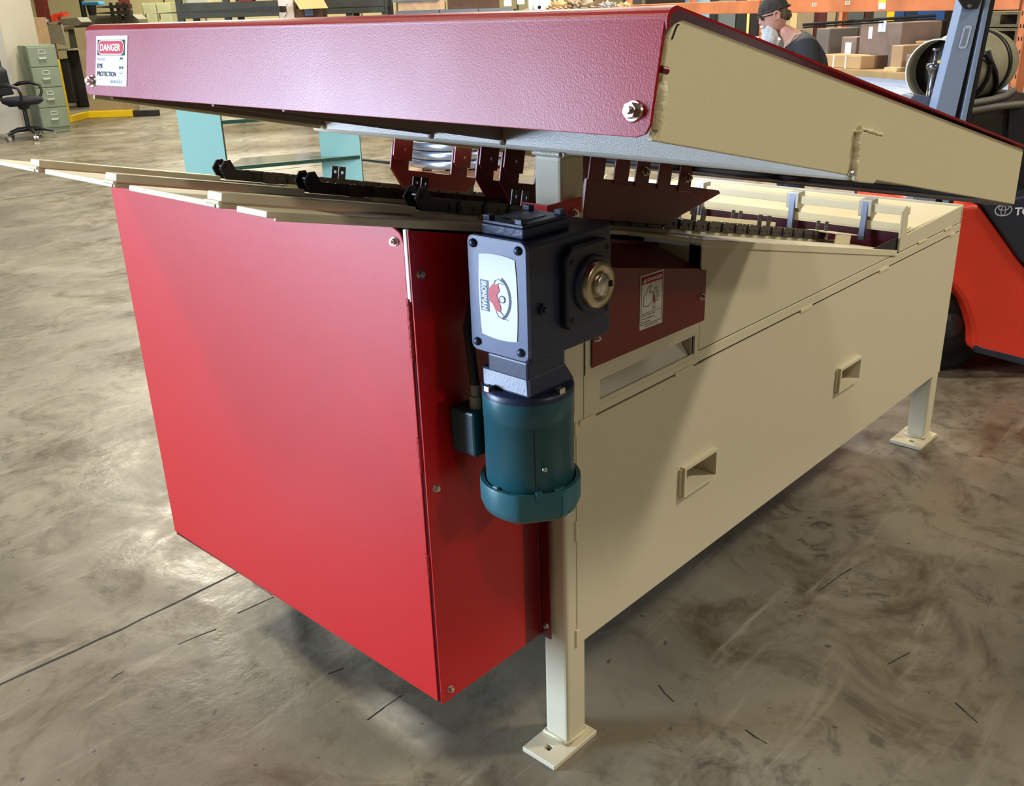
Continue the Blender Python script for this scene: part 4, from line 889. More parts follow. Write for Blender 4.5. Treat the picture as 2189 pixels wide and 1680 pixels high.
# black strap on the floor
b = MB(); P = [flr(770,343)+UP*.008, flr(800,346)+UP*.008, flr(840,351)+UP*.010, flr(866,350)+UP*.014, flr(878,344)+UP*.03]; b.tube(P, .022, 8); tag(b.build('air_hose', mat('black_hose', (24,28,28), .5)), 'black hose lying on the floor between the green stand and the coil', 'hose')
# steel strip coils on a pallet
dh = 10.0; lc = lat_of(985,320,dh); pc = lev(dh+.5, lc)
pal = thing('pallet', 'wooden pallet under the bright steel strip coils', 'pallet', pc)
for k in range(5):
    b = MB(); q = lev(dh, lc-.55+k*.24); b.obox(q+UP*.10, RT*.14, FH*1.1, UP*.025); b.build('deck_board', TIMB, pal)
for k in range(3):
    b = MB(); q = lev(dh+.0+k*.48, lc-.55); b.obox(q, RT*1.1, FH*.12, UP*.10); b.build('stringer', mat('brown_timber', (150,104,70), .8), pal)
zc = .127
for k, lab in enumerate(('silver steel strip coil, lowest of three on the pallet','silver steel strip coil in the middle of the stack','silver steel strip coil on top of the stack')):
    b = MB(); b.lathe(pc+UP*(zc+k*.092), (0,0,1), [(.28,.0),(.60,0),(.605,.003),(.605,.077),(.60,.080),(.28,.080),(.28,0)], 64); tag(b.build('strip_coil', mat('blue_silver_strip', (176,186,206), .28, metal=.9)), lab, 'coil', 'strip coils on the pallet')

# ------------------------------------------------------------------ orange pallet racking on the right
R0 = lev(11.1, lat_of(1627,60,11.1)); R1 = lev(7.6, lat_of(2184,60,7.6)); RDIR = (R1-R0); RL = RDIR.length; RDIR.normalize(); RIN = V((-RDIR.y, RDIR.x, 0)); 
if RIN.dot(FH) < 0: RIN = -RIN
ZB = 1.51
rack = thing('pallet_rack', 'orange steel pallet rack loaded with cartons behind the bearded person', 'rack', R0+RDIR*RL/2+RIN*.5)
def rp(s_, d, z): return R0+RDIR*s_+RIN*d+UP*z
for s_ in (0, RL, -3.6):
    for d in (0, 1.0):
        b = MB(); b.obox(rp(s_-.04,d,0), RDIR*.08, RIN*.012, UP*3.0); b.obox(rp(s_-.04,d,0), RDIR*.012, RIN*.07, UP*3.0); b.obox(rp(s_+.028,d,0), RDIR*.012, RIN*.07, UP*3.0); u = b.build('upright', ORANGE, rack)
        if d == 0:
            h = MB()
            for k in range(28): h.obox(rp(s_-.020,-.001,.3+.09*k), RDIR*.012, RIN*.002, UP*.028); h.obox(rp(s_+.010,-.001,.3+.09*k), RDIR*.012, RIN*.002, UP*.028)
            h.build('slot_holes', DARK, u)
for s0, s1 in ((.04, RL-.04), (-3.56, -.04)):
    for d in (-.02, .97):
        b = MB(); b.obox(rp(s0,d,ZB), RDIR*(s1-s0), RIN*.05, UP*.135); b.build('beam', ORANGE, rack, bevel=.006)
        b = MB(); b.obox(rp(s0,d,.14), RDIR*(s1-s0), RIN*.05, UP*.10); b.build('beam', ORANGE, rack, bevel=.006)
def on_rack(px, py, d=0.0):                      # where the sight line meets the rack plane d metres in
    r = ray(px, py); o = R0+RIN*d; t = (o-CAM).dot(RIN)/r.dot(RIN); p = CAM+r*t; return (p-R0).dot(RDIR), p.z
bt = MB()
def rtag(px, py, w_, h_, body, txt, nm='beam_tag'):
    s_, z = on_rack(px, py, -.021); O = rp(s_-w_/2, -.0225, z-h_/2); b = MB(); b.obox(O, RDIR*w_, RIN*.0015, UP*h_); o = b.build(nm, body, rack)
    if txt:
        t = MB(); text(t, txt, O, RDIR, UP, w_*.25, w_*.75, h_*.2, h_*.8, 0, .02, lift=.001 if RDIR.cross(UP).dot(RIN) < 0 else -.001); t.build('number', INK, o)
    return o
PAPER = mat('paper_tag', (216,200,176), .7)
rtag(1741,10,.075,.032,PAPER,'21'); rtag(1812,6,.075,.032,PAPER,'19')
o = rtag(1886,10,.10,.075,WHITE,''); s_, z = on_rack(1886,10,-.021); b = MB(); b.obox(rp(s_-.05,-.0245,z+.018), RDIR*.10, RIN*.001, UP*.019); b.build('yellow_band', mat('tag_yellow', (240,200,40), .6), o)
# the white-wrapped block under the cartons
def rbox(px0, px1, py_top, z0, d, dep, m, name, label, cat, group=None, bev=.008, zt=None, shrink=.0):
    s0, _ = on_rack(px0, py_top, d); s1, _ = on_rack(px1, py_top, d); z1 = on_rack((px0+px1)/2, py_top, d)[1] if zt is None else zt
    b = MB(); b.obox(rp(s0,d,z0), RDIR*(s1-s0), RIN*dep, UP*(z1-z0)); o = b.build(name, m, None, bevel=bev); tag(o, label, cat, group); return o, s0, s1, z1
WRAP = bpy.data.materials.new('white_stretch_wrap'); WRAP.use_nodes = True
n = WRAP.node_tree; pbs = n.nodes['Principled BSDF']; pbs.inputs['Base Color'].default_value = (*s2l((214,218,228)),1); pbs.inputs['Roughness'].default_value = .28
tc = n.nodes.new('ShaderNodeTexCoord'); mp = n.nodes.new('ShaderNodeMapping'); mp.inputs['Scale'].default_value = (3,3,40); nz = n.nodes.new('ShaderNodeTexNoise'); nz.inputs['Scale'].default_value = 1.5; nz.inputs['Detail'].default_value = 5
n.links.new(tc.outputs['Object'], mp.inputs['Vector']); n.links.new(mp.outputs[0], nz.inputs['Vector'])
bpn = n.nodes.new('ShaderNodeBump'); bpn.inputs['Strength'].default_value = .8; bpn.inputs['Distance'].default_value = .02; n.links.new(nz.outputs['Fac'], bpn.inputs['Height']); n.links.new(bpn.outputs[0], pbs.inputs['Normal'])
zdeck = .985
o, s0, s1, z1 = rbox(1652, 2160, 152, .001, -.0, 1.0, WRAP, 'wrapped_block', 'long white stretch-wrapped block under the cartons on the orange rack', 'pallet load', zt=zdeck)
b = MB(); b.obox(rp(s0-.04,-.05,zdeck+.001), RDIR*(s1-s0+.05), RIN*1.05, UP*.018); b.obox(rp(s0+.1,-.055,zdeck-.035), RDIR*(s1-s0-.3), RIN*.006, UP*.05); o = b.build('cardboard_cover', mat('tan_cover_sheet', (176,146,98), .8, var=.15, vscale=5), None); tag(o, 'tan cardboard cover sheet on top of the white-wrapped block', 'cardboard')
b = MB(); sw = on_rack(1585,75,.2)[0]; b.obox(rp(-2.6,.2,.001), RDIR*2.1, RIN*.7, UP*1.22); tag(b.build('wrapped_block', WRAP, None, bevel=.01), 'white-wrapped block in the far rack bay behind the cap', 'pallet load')
zd = zdeck+.020
def carton(px0, px1, pyt, d, dep, m, label, z0=None, straps=(), labels=(), yaw=0):
    o, s0, s1, z1 = rbox(px0, px1, pyt, zd if z0 is None else z0, d, dep, m, 'cardboard_box', label, 'box', 'cartons on the orange rack')
    for q in straps:
        s_, _ = on_rack(q, pyt+10, d); b = MB(); b.obox(rp(s_-.012,d-.0015,zd), RDIR*.024, RIN*.0015, UP*(z1-zd)); b.build('strap', TAPE, o)
    for (qx, qy, w_, h_) in labels:
        s_, z = on_rack(qx, qy, d); b = MB(); b.obox(rp(s_-w_/2,d-.0015,z-h_/2), RDIR*w_, RIN*.0015, UP*h_); b.build('shipping_label', WHITE, o)
    return s0, s1, z1
carton(1757, 1841, 118, .02, .22, mat('tan_carton', (188,154,108), .8, var=.06, vscale=5), 'long low tan carton with two white straps at the rack front', straps=(1782,1808))
carton(1841, 1929, 48, .30, .45, CARDG, 'largest greyish carton with two white labels on the rack', labels=((1886,56,.11,.10),(1861,70,.06,.11)))
carton(1746, 1774, 61, .32, .35, mat('grey_paper_bag', (112,104,94), .8, bump=.4, bscale=15), 'tall grey paper-wrapped carton right beside the bearded person')
carton(1775, 1796, 61, .70, .25, CARDD, 'dark brown carton between the grey wrapped carton and the small taped one')
carton(1800, 1832, 79, .36, .30, CARDG, 'small carton with a torn label beside the largest carton', labels=((1813,104,.10,.12),))
carton(1907, 1931, 97, .10, .25, mat('tan_carton2', (168,138,102), .8), 'upright tan carton in front of the largest carton')
carton(1856, 1876, 118, .18, .2, CARDD, 'small dark brown carton behind the strapped carton')
carton(1957, 1984, 88, .40, .35, mat('tan_carton3', (158,128,84), .8), 'tan carton behind the gas tank collar')
carton(1984, 2020, 88, .77, .20, CARDG, 'greyish carton next to the tan one behind the gas tank')
carton(1938, 1960, 116, .08, .18, CARDG, 'small greyish carton near the gas tank collar')
carton(1932, 1985, 44, .77, .22, mat('carton_shaded_side', (50,34,24), .9), 'dark block painted as the shaded right side of the largest carton')  # separate block, its dark colour stands for shade on the largest carton's side
b = MB(); s_, z = on_rack(1905,110,.08); 
for k in range(3): b = MB(); s0, _ = on_rack(1898,134,.06); b.obox(rp(s0,.02+.004*k,zd+.0115*k), RDIR*.18, RIN*.12, UP*.010); tag(b.build('flat_pad', mat('straw_pad', (206,184,132), .8)), 'thin straw-coloured flat pad lying before the upright carton', 'pad', 'straw pads under the upright carton')
# black cross pipes, and blurry stock seen under the beam
b = MB(); b.tube([at(1716,53,9.6), at(2000,33,9.6)], .014, 8); b.tube([at(1716,59,9.6), at(2000,40,9.6)], .008, 8); tie = b.build('tie_pipes', mat('black_pipe', (16,14,14), .5), rack)
rnd = random.Random(11)
stock = [(1470,1516,24,36,(126,160,184),'pale blue panel'),(1516,1528,24,60,(30,30,30),'narrow black board'),(1536,1572,28,60,(98,106,106),'slate grey panel'),(1574,1596,28,64,(24,32,24),'near-black green board'),(1597,1602,28,60,(236,206,120),'thin cream board'),(1604,1618,28,64,(28,24,22),'black board'),
(1690,1704,28,55,(206,184,128),'straw-coloured board'),(1705,1740,28,58,(146,128,98),'brown ribbed carton'),(1741,1748,28,58,(70,22,18),'thin dark red board'),(1749,1767,28,58,(84,34,26),'red-brown board'),(1768,1786,28,58,(160,140,106),'tan board'),(1788,1846,28,58,(84,86,82),'grey panel'),(1848,1866,28,58,(60,34,20),'dark brown board'),
(1867,1894,28,42,(122,124,112),'grey-green box'),(1895,1911,28,40,(236,196,32),'yellow box'),(1912,1932,26,40,(34,74,124),'blue box'),(1934,1960,26,44,(30,46,66),'dark blue box'),(1961,2018,28,42,(36,80,140),'bright blue frame')]
for k, (x0, x1, y0, y1, col, nm) in enumerate(stock):
    dd = 15.0; l0, l1 = lat_of(x0,40,dd), lat_of(x1,40,dd); z1 = gz((x0+x1)/2,y0,dd)+.25; b = MB(); fbox(b, dd, l0, l1, 0, z1, .25)
    tag(b.build('stock_board' if 'board' in nm or 'panel' in nm else 'stock_box', mat('stock_%d' % k, col, .7)), nm+' standing behind the orange rack'+(' beside the cap' if 1600 < x0 < 1700 else ''), 'stock')
b = MB(); fbox(b, 12.2, lat_of(1530,68,12.2), lat_of(2200,68,12.2), .9, 1.0, .1); fbox(b, 17.0, lat_of(1380,68,17), lat_of(2300,68,17), 0, 2.2, .1); b.v = b.v[8:]; b.f = [[i-8 for i in f] for f in b.f[6:]]; b.m = b.m[6:]; b.sm = b.sm[6:]
struct(b.build('wall_right', mat('dark_partition', (44,34,28), .9)))
# wooden pallets stacked at the far right
for k in range(3):
    z = 1.12+.125*k+.0; s0 = on_rack(2068,60,1.25)[0]; s0 = on_rack(2055,50,.45)[0]
    pt = thing('pallet', ['weathered wooden pallet, lowest in the stack by the rack end','weathered wooden pallet in the middle of the stack by the rack end','weathered wooden pallet on top of the stack by the rack end'][k], 'pallet', rp(s0+.4,.6,z), 'pallets stacked at the rack end')
    OLD = mat('weathered_pallet_wood', (112,104,78), .85, var=.2, vscale=8)
    b = MB(); b.obox(rp(s0,.45,z), RDIR*.75, RIN*.8, UP*.02); b.build('bottom_boards', OLD, pt)
    b = MB(); b.obox(rp(s0,.45,z+.095), RDIR*.75, RIN*.8, UP*.02); b.build('deck_boards', OLD, pt)
    for q in (0,.31,.62):
        b = MB(); b.obox(rp(s0+q,.45,z+.02), RDIR*.13, RIN*.8, UP*.075); b.build('stringer', OLD, pt)
b = MB(); b.obox(rp(s0-.05,.3,zd), RDIR*.85, RIN*.68, UP*(1.12-zd-.002)); tag(b.build('wrapped_block', WRAP, None, bevel=.008), 'white-wrapped block under the weathered pallets', 'pallet load')

# ------------------------------------------------------------------ forklift at the far end of the machine
dh = 4.0
fk = thing('forklift', 'orange-red forklift with gas tank parked beyond the far end of the feeding machine', 'forklift', lev(4.5, 2.35))
FRED = mat('forklift_orange_red', (238, 62, 38), .34, bump=.08, bscale=60, var=.10, vscale=3, spec=.5)
FDK = mat('forklift_charcoal', (36,42,56), .45, bump=.1, bscale=120)
FBK = mat('forklift_black', (16,17,20), .5)
def pp(pts, d=0.0): return [at(x, y, dh+d) for x, y in pts]
arch = [(2084,752),(2081,740),(2080,712),(2074,680),(2064,652),(2050,628),(2034,610),(2016,600),(1996,596)]
b = MB(); b.prism(pp([(1996,452),(2060,440),(2092,437),(2100,446),(2140,500),(2188,566),(2215,600),(2290,640),(2290,806)]+arch), FH*.95); b.build('counterweight', FRED, fk, bevel=.018, seg=3)
b = MB(); b.prism(pp([(2087,738),(2100,744),(2150,756),(2235,778),(2250,797),(2084,753),(2083,742)], -.004), FH*.02); b.build('scuffed_lower_edge', mat('scuffed_dark_bumper', (44,48,66), .5, var=.3, vscale=14), fk, bevel=.002)
b = MB(); b.prism(pp([(2098,436),(2290,400),(2290,622),(2214,590),(2192,566),(2180,556)], -.012), FH*.6); sp_ = b.build('side_panel', FDK, fk, bevel=.008)
b = MB(); O = at(2290,436,dh-.0125); O = at(2120,466,dh-.0128); eu = RT.copy(); ev = UP.copy()
mpx = (at(2160,466,dh)-at(2120,466,dh)).length/40.0
cx, cy = 22*mpx, 14*mpx+.004
def ring(cx, cy, rx, ry, w_): stroke(b, ellipse(cx, cy, rx, ry, 36), w_, O, eu, ev, 0, lift=.0008, closed=True)
ring(cx, cy, 17.5*mpx, 12*mpx, 2.2*mpx); ring(cx, cy+5*mpx, 11*mpx, 5*mpx, 1.8*mpx); ring(cx, cy-1*mpx, 4.8*mpx, 10*mpx, 1.8*mpx)
text(b, 'TOYOTA', O, eu, ev, 46*mpx, 150*mpx, 4*mpx, 21*mpx, 0, .03, lift=.001); b.build('lettering', WHITE, sp_)
b = MB(); b.prism(pp([(2066,300),(2078,236),(2160,224),(2300,214),(2300,402),(2100,436),(2062,440)], .12), FH*.8); b.build('engine_hood', mat('dark_olive_cover', (40,36,30), .5), fk, bevel=.012)
b = MB(); b.prism(pp([(2158,226),(2300,190),(2300,404),(2150,430)], .10), FH*.02); b.build('hood_end_cover', FBK, fk)
b = MB(); b.tube(pp([(2074,238),(2130,228),(2190,222)], .09), .014, 8); b.tube(pp([(2074,222),(2120,214),(2150,206),(2170,192)], .16), .016, 8); b.build('tank_cradle_tube', mat('worn_grey_tube', (104,98,88), .5), fk)
b = MB(); c0 = at(2025,705,dh+.10); c0.z = .235; ax = FH
b.lathe(c0, ax, [(.06,-.02),(.13,-.02),(.14,.0),(.20,.0),(.225,.01),(.235,.04),(.235,.16),(.225,.19),(.10,.19)], 48); wh = b.build('wheel', mat('black_tyre', (14,14,15), .75), fk)
b = MB(); b.lathe(c0, ax, [(0,-.03),(.055,-.03),(.06,-.02),(.12,-.012),(.13,-.01)], 32); b.build('wheel_hub', mat('dark_hub', (44,46,52), .4), wh)
b = MB(); b.prism([lev(dh+.30, lat_of(1990,700,dh)), lev(dh+.30, 3.0), lev(dh+1.1, 3.0), lev(dh+1.1, lat_of(1990,700,dh))], UP*.62); b.v = [v+UP*.12 for v in b.v]; b.build('chassis', FBK, fk)
# overhead-guard pillar with the truck number
BLU = mat('daylit_pillar_blue', (128,142,164), .34, spec=.6, bump=.1, bscale=60);  # daylight on the black pillar's faces is put into this light blue
def pilx(x_at0, x_at262, y): return x_at0+(x_at262-x_at0)*y/262.0
def pstrip(a, b_, nm, m, d=0.0, th=.05, par=None):
    ys = (-90, 470); q = MB(); q.prism(pp([(pilx(*a,ys[0]),ys[0]),(pilx(*b_,ys[0]),ys[0]),(pilx(*b_,ys[1]),ys[1]),(pilx(*a,ys[1]),ys[1])], -.06+d), FH*th); return q.build(nm, m, par or fk, bevel=.002)
pl = pstrip((2060,1993),(2100,2039), 'guard_pillar', BLU, 0, .07)
pstrip((2100.5,2039.5),(2107,2052), 'pillar_groove', FBK, .02, .05, pl); pstrip((2107.5,2052.5),(2118,2064), 'pillar_edge', BLU, .0, .07, pl); pstrip((2118.5,2064.5),(2128,2074), 'pillar_side', FBK, .01, .06, pl)
b = MB(); b.prism(pp([(2030,-40),(2048,-4),(2060,16),(2068,20),(2090,19),(2096,8),(2110,-40)], -.075), FH*.014); g_ = b.build('guard_gusset', FBK, pl, bevel=.003)
bolt(at(2073,13,dh-.075), -FH, g_, .006)
b = MB(); O = at(2049,103,dh-.0612); tilt = (at(2060,63,dh-.0612)-at(2049,103,dh-.0612)).normalized(); eu = RT.copy(); m1 = mpx
stroke(b, rrect(0,14*m1,0,40*m1,2.5*m1,3), 1.5*m1, O, eu, tilt, 0, lift=.0006, closed=True); patch(b, rrect(0,14*m1,0,40*m1,2.5*m1,3), O, eu, tilt, 1, lift=.0003)
text(b, '1', O, eu, tilt, 3.0*m1, 10.5*m1, 4*m1, 36*m1, 2, .02, lift=.0009); b.build('truck_number', [mat('pale_decal', (214,222,236), .4), mat('pale_decal_fill', (168,180,200), .4), mat('decal_number', (120,132,152), .4)], pl)
b = MB(); b.prism(pp([(1942,262),(1946,210),(1954,203),(1985,206),(2010,212),(2010,290),(1942,290)], .02), FH*.10); b.build('tank_bracket_plate', mat('blue_grey_plate', (92,98,116), .4), fk, bevel=.004)
b = MB(); c = at(1990,203,dh+.05); b.lathe(c-UP*.02, UP, [(0,-.012),(.010,-.012),(.010,0),(.030,0),(.030,.008),(.020,.014),(.017,.07),(.017,.10),(.024,.115),(.032,.125),(.032,.142),(.008,.142),(.008,.19),(.016,.19),(.016,.20),(0,.20)], 24); b.build('latch_post', mat('oily_chrome', (120,120,128), .25, metal=.9), fk)
# gas tank: lies in the cradle, strapped to the truck
TA = (RT*.72+FH*.69).normalized(); tc0 = at(1999,152,dh+.28)
gt = thing('gas_tank', 'beige steel gas cylinder strapped on its side behind the forklift pillar', 'gas tank', at(2120,140,dh+.55))
TNK = mat('chalky_tank_paint', (158,150,122), .5, var=.15, vscale=9, metal=.2)
b = MB(); b.lathe(tc0, TA, [(0,.14),(.05,.14),(.10,.145),(.135,.165),(.148,.21),(.148,.52),(.140,.57),(.115,.61),(.07,.635),(0,.645)], 56); b.build('cylinder', TNK, gt)
b = MB(); b.lathe(tc0, TA, [(.126,0),(.131,0),(.131,.115),(.126,.115),(.126,0)], 56); b.build('collar', mat('cream_collar', (204,200,184), .4), gt)
b = MB(); b.lathe(tc0, TA, [(.0,.02),(.018,.02),(.02,.03),(.02,.10),(0,.10)], 20); 
q = MB(); q.lathe(tc0-UP*.0+TA*.03, TA, [(.018,0),(.042,0),(.042,.022),(.018,.022),(.018,0)], 24); b.build('valve', mat('brass_valve', (120,104,64), .35, metal=.8), gt); q.build('valve_ring', mat('yellow_valve', (216,200,60), .5), gt)
b = MB(); b.lathe(tc0, TA, [(0,.09),(.125,.09),(.125,.094),(0,.094)], 40); b.build('shaded_neck', mat('tank_neck_shade', (46,44,40), .6), gt)  # added dark disc standing for the shade inside the collar
for h0 in (.42,):
    b = MB(); b.lathe(tc0, TA, [(.1495,h0),(.1535,h0),(.1535,h0+.035),(.1495,h0+.035),(.1495,h0)], 56); b.build('strap', FBK, gt)
b = MB(); e1 = TA.cross(UP).normalized(); b.tube([tc0+TA*.20+(-e1*cos(a)+UP*sin(a))*.153 if (-e1).dot(FH) < 0 else tc0+TA*.20+(e1*cos(a)+UP*sin(a))*.153 for a in (.5,.25,0,-.3,-.6,-.9)], .010, 8); b.tube([tc0+TA*(.14+.06*k)+((-e1 if (-e1).dot(FH) < 0 else e1)*cos(.45-.28*k)+UP*sin(.45-.28*k))*.156 for k in range(6)], .011, 8); b.build('diagonal_strap', FBK, gt)
b = MB(); b.obox(tc0+TA*.42-UP*.19+e1*-.1, TA*.12, e1*.2, UP*.03); b.cyl(tc0+TA*.50-e1*.165, tc0+TA*.56-e1*.165, .014, n=12); b.build('strap_buckle', mat('worn_grey_tube2', (90,84,72), .5), gt)

# ------------------------------------------------------------------ person standing at the rack, looking down
dh = 7.3
SKIN = mat('ruddy_skin', (206,150,130), .55, var=.1, vscale=30); BEARD = mat('white_grey_beard', (196,196,196), .9, bump=.9, bscale=90); HAIR = mat('grey_brown_hair', (92,76,62), .85, bump=.8, bscale=120)
SHIRT = mat('black_tee_cloth', (38,40,44), .85, bump=.25, bscale=30); CAPM = mat('dark_camo_cap', (60,56,50), .85, var=.35, vscale=40); JEAN = mat('dark_denim', (34,40,56), .9)
Po = lev(dh, lat_of(1712,120,dh)); FW = -RT; LF = -FH                        # facing the left of the photo; his left side towards us
person = thing('person', 'bearded person in dark cap, sunglasses and black T-shirt, leaning and looking down', 'person', Po)
hc = at(1653,32,dh); HX = (hc-Po).dot(FW); HZ = hc.z                          # head centre
def pt(f, l, z): return Po+FW*f+LF*l+UP*z
def skin_body(name, joints, edges, m, parent, root=0, sub=2):
    me = bpy.data.meshes.new(name); off = root_loc(parent)
    me.from_pydata([tuple(pt(*j[:3])-off) for j in joints], edges, []); me.materials.append(m)
    o = bpy.data.objects.new(name, me); COL.objects.link(o); o.parent = parent
    bm = bmesh.new(); bm.from_mesh(me); lay = bm.verts.layers.skin.verify(); bm.verts.ensure_lookup_table()
    for v, j in zip(bm.verts, joints): v[lay].radius = (j[3], j[4] if len(j) > 4 else j[3]); v[lay].use_root = (v.index == root)
    bm.to_mesh(me); bm.free()
    md = o.modifiers.new('skin', 'SKIN'); md.use_smooth_shade = True; md.use_x_symmetry = False
    sb = o.modifiers.new('sub', 'SUBSURF'); sb.levels = sb.render_levels = sub
    return o
sh = HZ-.225; 
J = [(-.02,0,.92,.13,.15),(-.01,0,1.08,.12,.14),(-.01,0,sh-.12,.10,.13),(.0,0,sh,.09,.11),(.09,0,sh+.09,.058,.058),(HX-.04,0,HZ-.09,.056,.056),
     (.025,.19,sh-.01,.058,.058),(.02,.26,sh-.28,.048,.05),(.22,.20,sh-.44,.036,.038),(.28,.18,sh-.47,.03,.022),
     (.04,-.19,sh-.01,.062,.062),(.02,-.26,sh-.28,.048,.05),(.22,-.20,sh-.44,.036,.038),(.28,-.18,sh-.47,.03,.022),
     (0,.10,.84,.095,.095),(.02,.11,.48,.065,.065),(-.02,.12,.10,.045,.045),(.04,.13,.045,.042,.035),(.14,.14,.03,.035,.022),
     (0,-.10,.84,.095,.095),(.02,-.11,.48,.065,.065),(-.02,-.12,.10,.045,.045),(.04,-.13,.045,.042,.035),(.14,-.14,.03,.035,.022)]
E_ = [(0,1),(1,2),(2,3),(3,4),(4,5),(3,6),(6,7),(7,8),(8,9),(3,10),(10,11),(11,12),(12,13),(0,14),(14,15),(15,16),(16,17),(17,18),(0,19),(19,20),(20,21),(21,22),(22,23)]
for sd, wi in ((1,9),(-1,13)):
    by = .18*sd; bx, bz = .28, sh-.47
    for k, (dy, ln) in enumerate(((-.028,.062),(-.010,.075),(.008,.072),(.025,.058))):
        i0 = len(J); J += [(bx+.055,by+dy,bz-.008,.0095),(bx+.055+ln*.6,by+dy*1.1,bz-.020,.0088),(bx+.055+ln,by+dy*1.1,bz-.045,.0075)]; E_ += [(wi,i0),(i0,i0+1),(i0+1,i0+2)]
    i0 = len(J); J += [(bx+.02,by-.045*sd,bz-.01,.011),(bx+.055,by-.062*sd,bz-.02,.009)]; E_ += [(wi,i0),(i0,i0+1)]
skin_body('body', J, E_, SKIN, person)
T = [(-.03,0,1.0,.15,.18),(-.03,0,1.10,.15,.18),(-.03,0,sh-.12,.165,.20),(-.01,0,sh+.01,.135,.165),(.05,0,sh+.075,.088,.088),(.025,.19,sh+.005,.092,.092),(.015,.25,sh-.16,.075,.075),(.025,-.19,sh+.005,.092,.092),(.015,-.25,sh-.16,.075,.075)]
skin_body('t_shirt', T, [(0,1),(1,2),(2,3),(3,4),(3,5),(5,6),(3,7),(7,8)], SHIRT, person)
T = [(-.02,0,.98,.15,.17),(0,.10,.84,.112,.112),(.02,.11,.48,.085,.085),(-.02,.12,.09,.068,.068),(0,-.10,.84,.112,.112),(.02,-.11,.48,.085,.085),(-.02,-.12,.09,.068,.068)]
skin_body('trousers', T, [(0,1),(1,2),(2,3),(0,4),(4,5),(5,6)], JEAN, person)
for sd in (1,-1): skin_body('boot', [(-.05,.12*sd,.06,.055,.05),(.04,.13*sd,.055,.052,.05),(.16,.14*sd,.045,.05,.042),(-.03,.12*sd,.15,.058,.058)], [(0,1),(1,2),(0,3)], mat('brown_boot', (60,44,32), .6), person)
tl = .30                                                                      # head pitched down
hF = FW*cos(tl)-UP*sin(tl); hU = UP*cos(tl)+FW*sin(tl)
def hp(f, l, u): return hc+hF*f+LF*l+hU*u
bm = bmesh.new(); bmesh.ops.create_icosphere(bm, subdivisions=5, radius=1); mb = MB()
def bumpf(q, d, a, s_): d = V(d).normalized(); return a*math.exp(-(q.angle(d)/s_)**2)
vs = []
for v in bm.verts:
    q = v.co.normalized(); f, l, u = q.x*.098, q.y*.076, q.z*.122
    if q.z < 0: f *= 1+.06*q.z; l *= 1+.20*q.z
    if q.x > 0: f *= .93
    g = bumpf(q,(1,0,-.18),.026,.13)+bumpf(q,(1,0,.05),.010,.12)+bumpf(q,(1,0,-.52),.008,.14)+bumpf(q,(1,0,-1.05),.012,.22)-bumpf(q,(1,.38,.10),.008,.14)-bumpf(q,(1,-.38,.10),.008,.14)+bumpf(q,(1,.3,.3),.004,.2)+bumpf(q,(1,-.3,.3),.004,.2)
    vs.append(hp(f+g*q.x, l+g*q.y*.5, u+g*q.z*.3))
mb.add(vs, [[v.index for v in f.verts] for f in bm.faces], 0, True); bm.free(); head = mb.build('head', SKIN, person)
for sd in (1,-1):
    mb = MB(); mb.tube([hp(-.004+.018*cos(a), sd*(.077+.006*sin(a)), -.005+.031*sin(a)) for a in [2*pi*k/12 for k in range(12)]], .0075, 8, closed=True); mb.prism([hp(-.004+.014*cos(a), sd*.072, -.005+.027*sin(a)) for a in [2*pi*k/12 for k in range(12)]], LF*sd*.008); mb.build('ear', SKIN, head)
    mb = MB(); mb.lathe(hp(.078,sd*.030,.014), hF, [(.0,-.004),(.009,-.002),(.011,.003),(.008,.008),(0,.011)], 16); mb.build('eye', mat('eye_white', (220,214,206), .3), head)
mb = MB(); mb.tube([hp(.092,-.022+.0055*k,-.060) for k in range(9)], .0045, 6); mb.build('mouth', mat('lip', (150,84,78), .5), head)
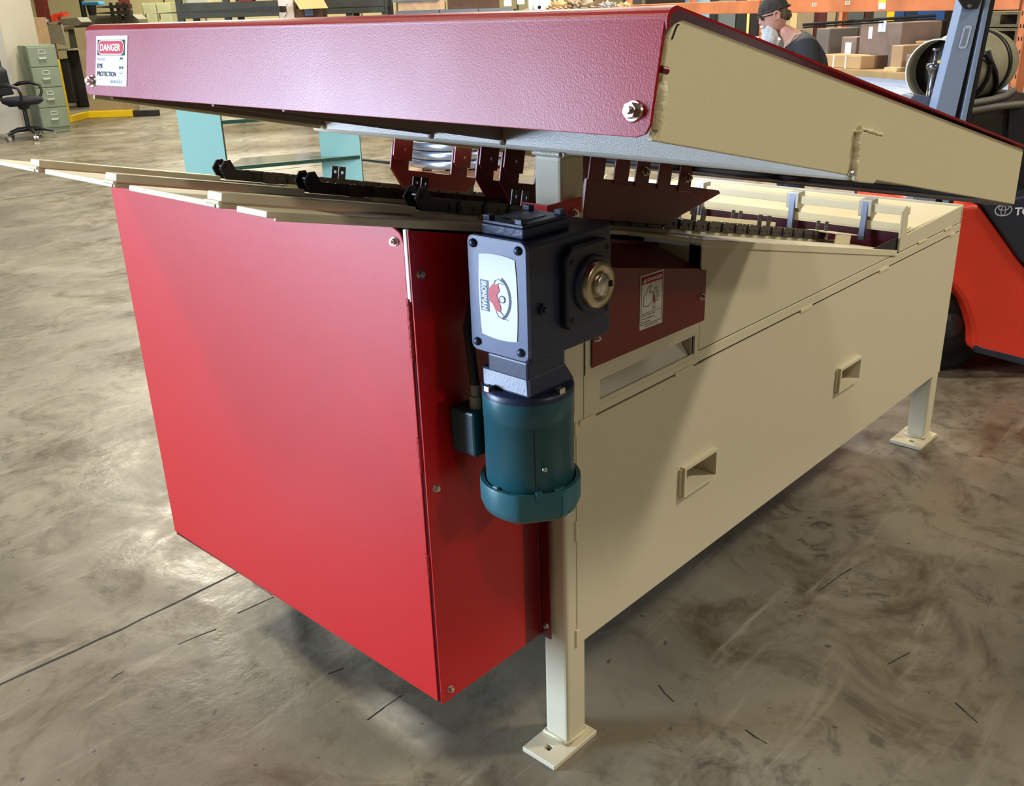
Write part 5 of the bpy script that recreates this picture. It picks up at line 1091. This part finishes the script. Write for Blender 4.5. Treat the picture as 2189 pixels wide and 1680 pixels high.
def blob(name, cen, rad, m, amp, seed, fr=9, parent=None, sub=4, cut=None):
    bm = bmesh.new(); bmesh.ops.create_icosphere(bm, subdivisions=sub, radius=1); mb = MB(); P = []
    for v in bm.verts:
        q = v.co; s_ = 1+amp*sin(fr*q.z+seed+2*q.y)*cos(fr*q.x+seed*2)+amp*.5*sin(fr*2.3*q.y+seed)
        k = 1.0
        if cut: k = cut(q)
        P.append(hp(cen[0]+q.x*rad[0]*s_*k, cen[1]+q.y*rad[1]*s_*k, cen[2]+q.z*rad[2]*s_))
    mb.add(P, [[v.index for v in f.verts] for f in bm.faces], 0, True); bm.free(); return mb.build(name, m, parent or person)
blob('beard', (.056,0,-.135), (.056,.060,.105), BEARD, .06, 1.3, 11, cut=lambda q: 1.0 if q.z > -.2 else max(.35, 1+.75*(q.z+.2)))
for sd in (1,-1): blob('moustache', (.094,sd*.016,-.052), (.012,.022,.009), BEARD, .08, 2+sd, 8, sub=3)
blob('hair', (-.046,0,.0), (.060,.076,.070), HAIR, .07, 2.2, 12); blob('hair', (-.088,0,-.030), (.036,.052,.036), HAIR, .16, 4.1, 14)
bm = bmesh.new(); bmesh.ops.create_icosphere(bm, subdivisions=5, radius=1); mb = MB(); keep = {}
for v in bm.verts:
    q = v.co; z_ = q.z
    keep[v.index] = z_ > .10+.22*(-q.x)*-.35
P = [hp(-.008+v.co.x*.107, v.co.y*.086, .034+max(v.co.z,0)*.100*(1+.04*sin(6*v.co.x)*cos(5*v.co.y))) for v in bm.verts]
mb.add(P, [[v.index for v in f.verts] for f in bm.faces if all(v.co.z > .0 for v in f.verts)], 0, True); bm.free()
mb.tube([hp(-.008+.108*cos(a), .087*sin(a), .036) for a in [2*pi*k/32 for k in range(32)]], .006, 8, closed=True); mb.build('cap', CAPM, person)
blob('cap_peak', (-.106,0,.026), (.030,.050,.010), CAPM, .05, .7, 5, sub=3)
mb = MB(); FRM = mat('sunglasses_black', (24,18,22), .25)
for sd in (1,-1):
    mb.prism([hp(.096+.004*cos(a), sd*(.033+.025*cos(a)), .010+.019*sin(a)) for a in [2*pi*k/16 for k in range(16)]], hF*.004)
    mb.tube([hp(.095,sd*.058,.016), hp(.05,sd*.078,.014), hp(.0,sd*.082,.010)], .0035, 6)
mb.tube([hp(.100,-.010,.014), hp(.102,0,.016), hp(.100,.010,.014)], .003, 6); mb.build('sunglasses', FRM, person)
mb = MB(); mb.tube([pt(.02,.085,sh+.10), pt(.085,.088,sh+.09), pt(.14,.080,sh+.03), pt(.17,.075,sh-.06)], .004, 6); mb.build('neck_cord', mat('cream_cord', (206,190,150), .8), person)
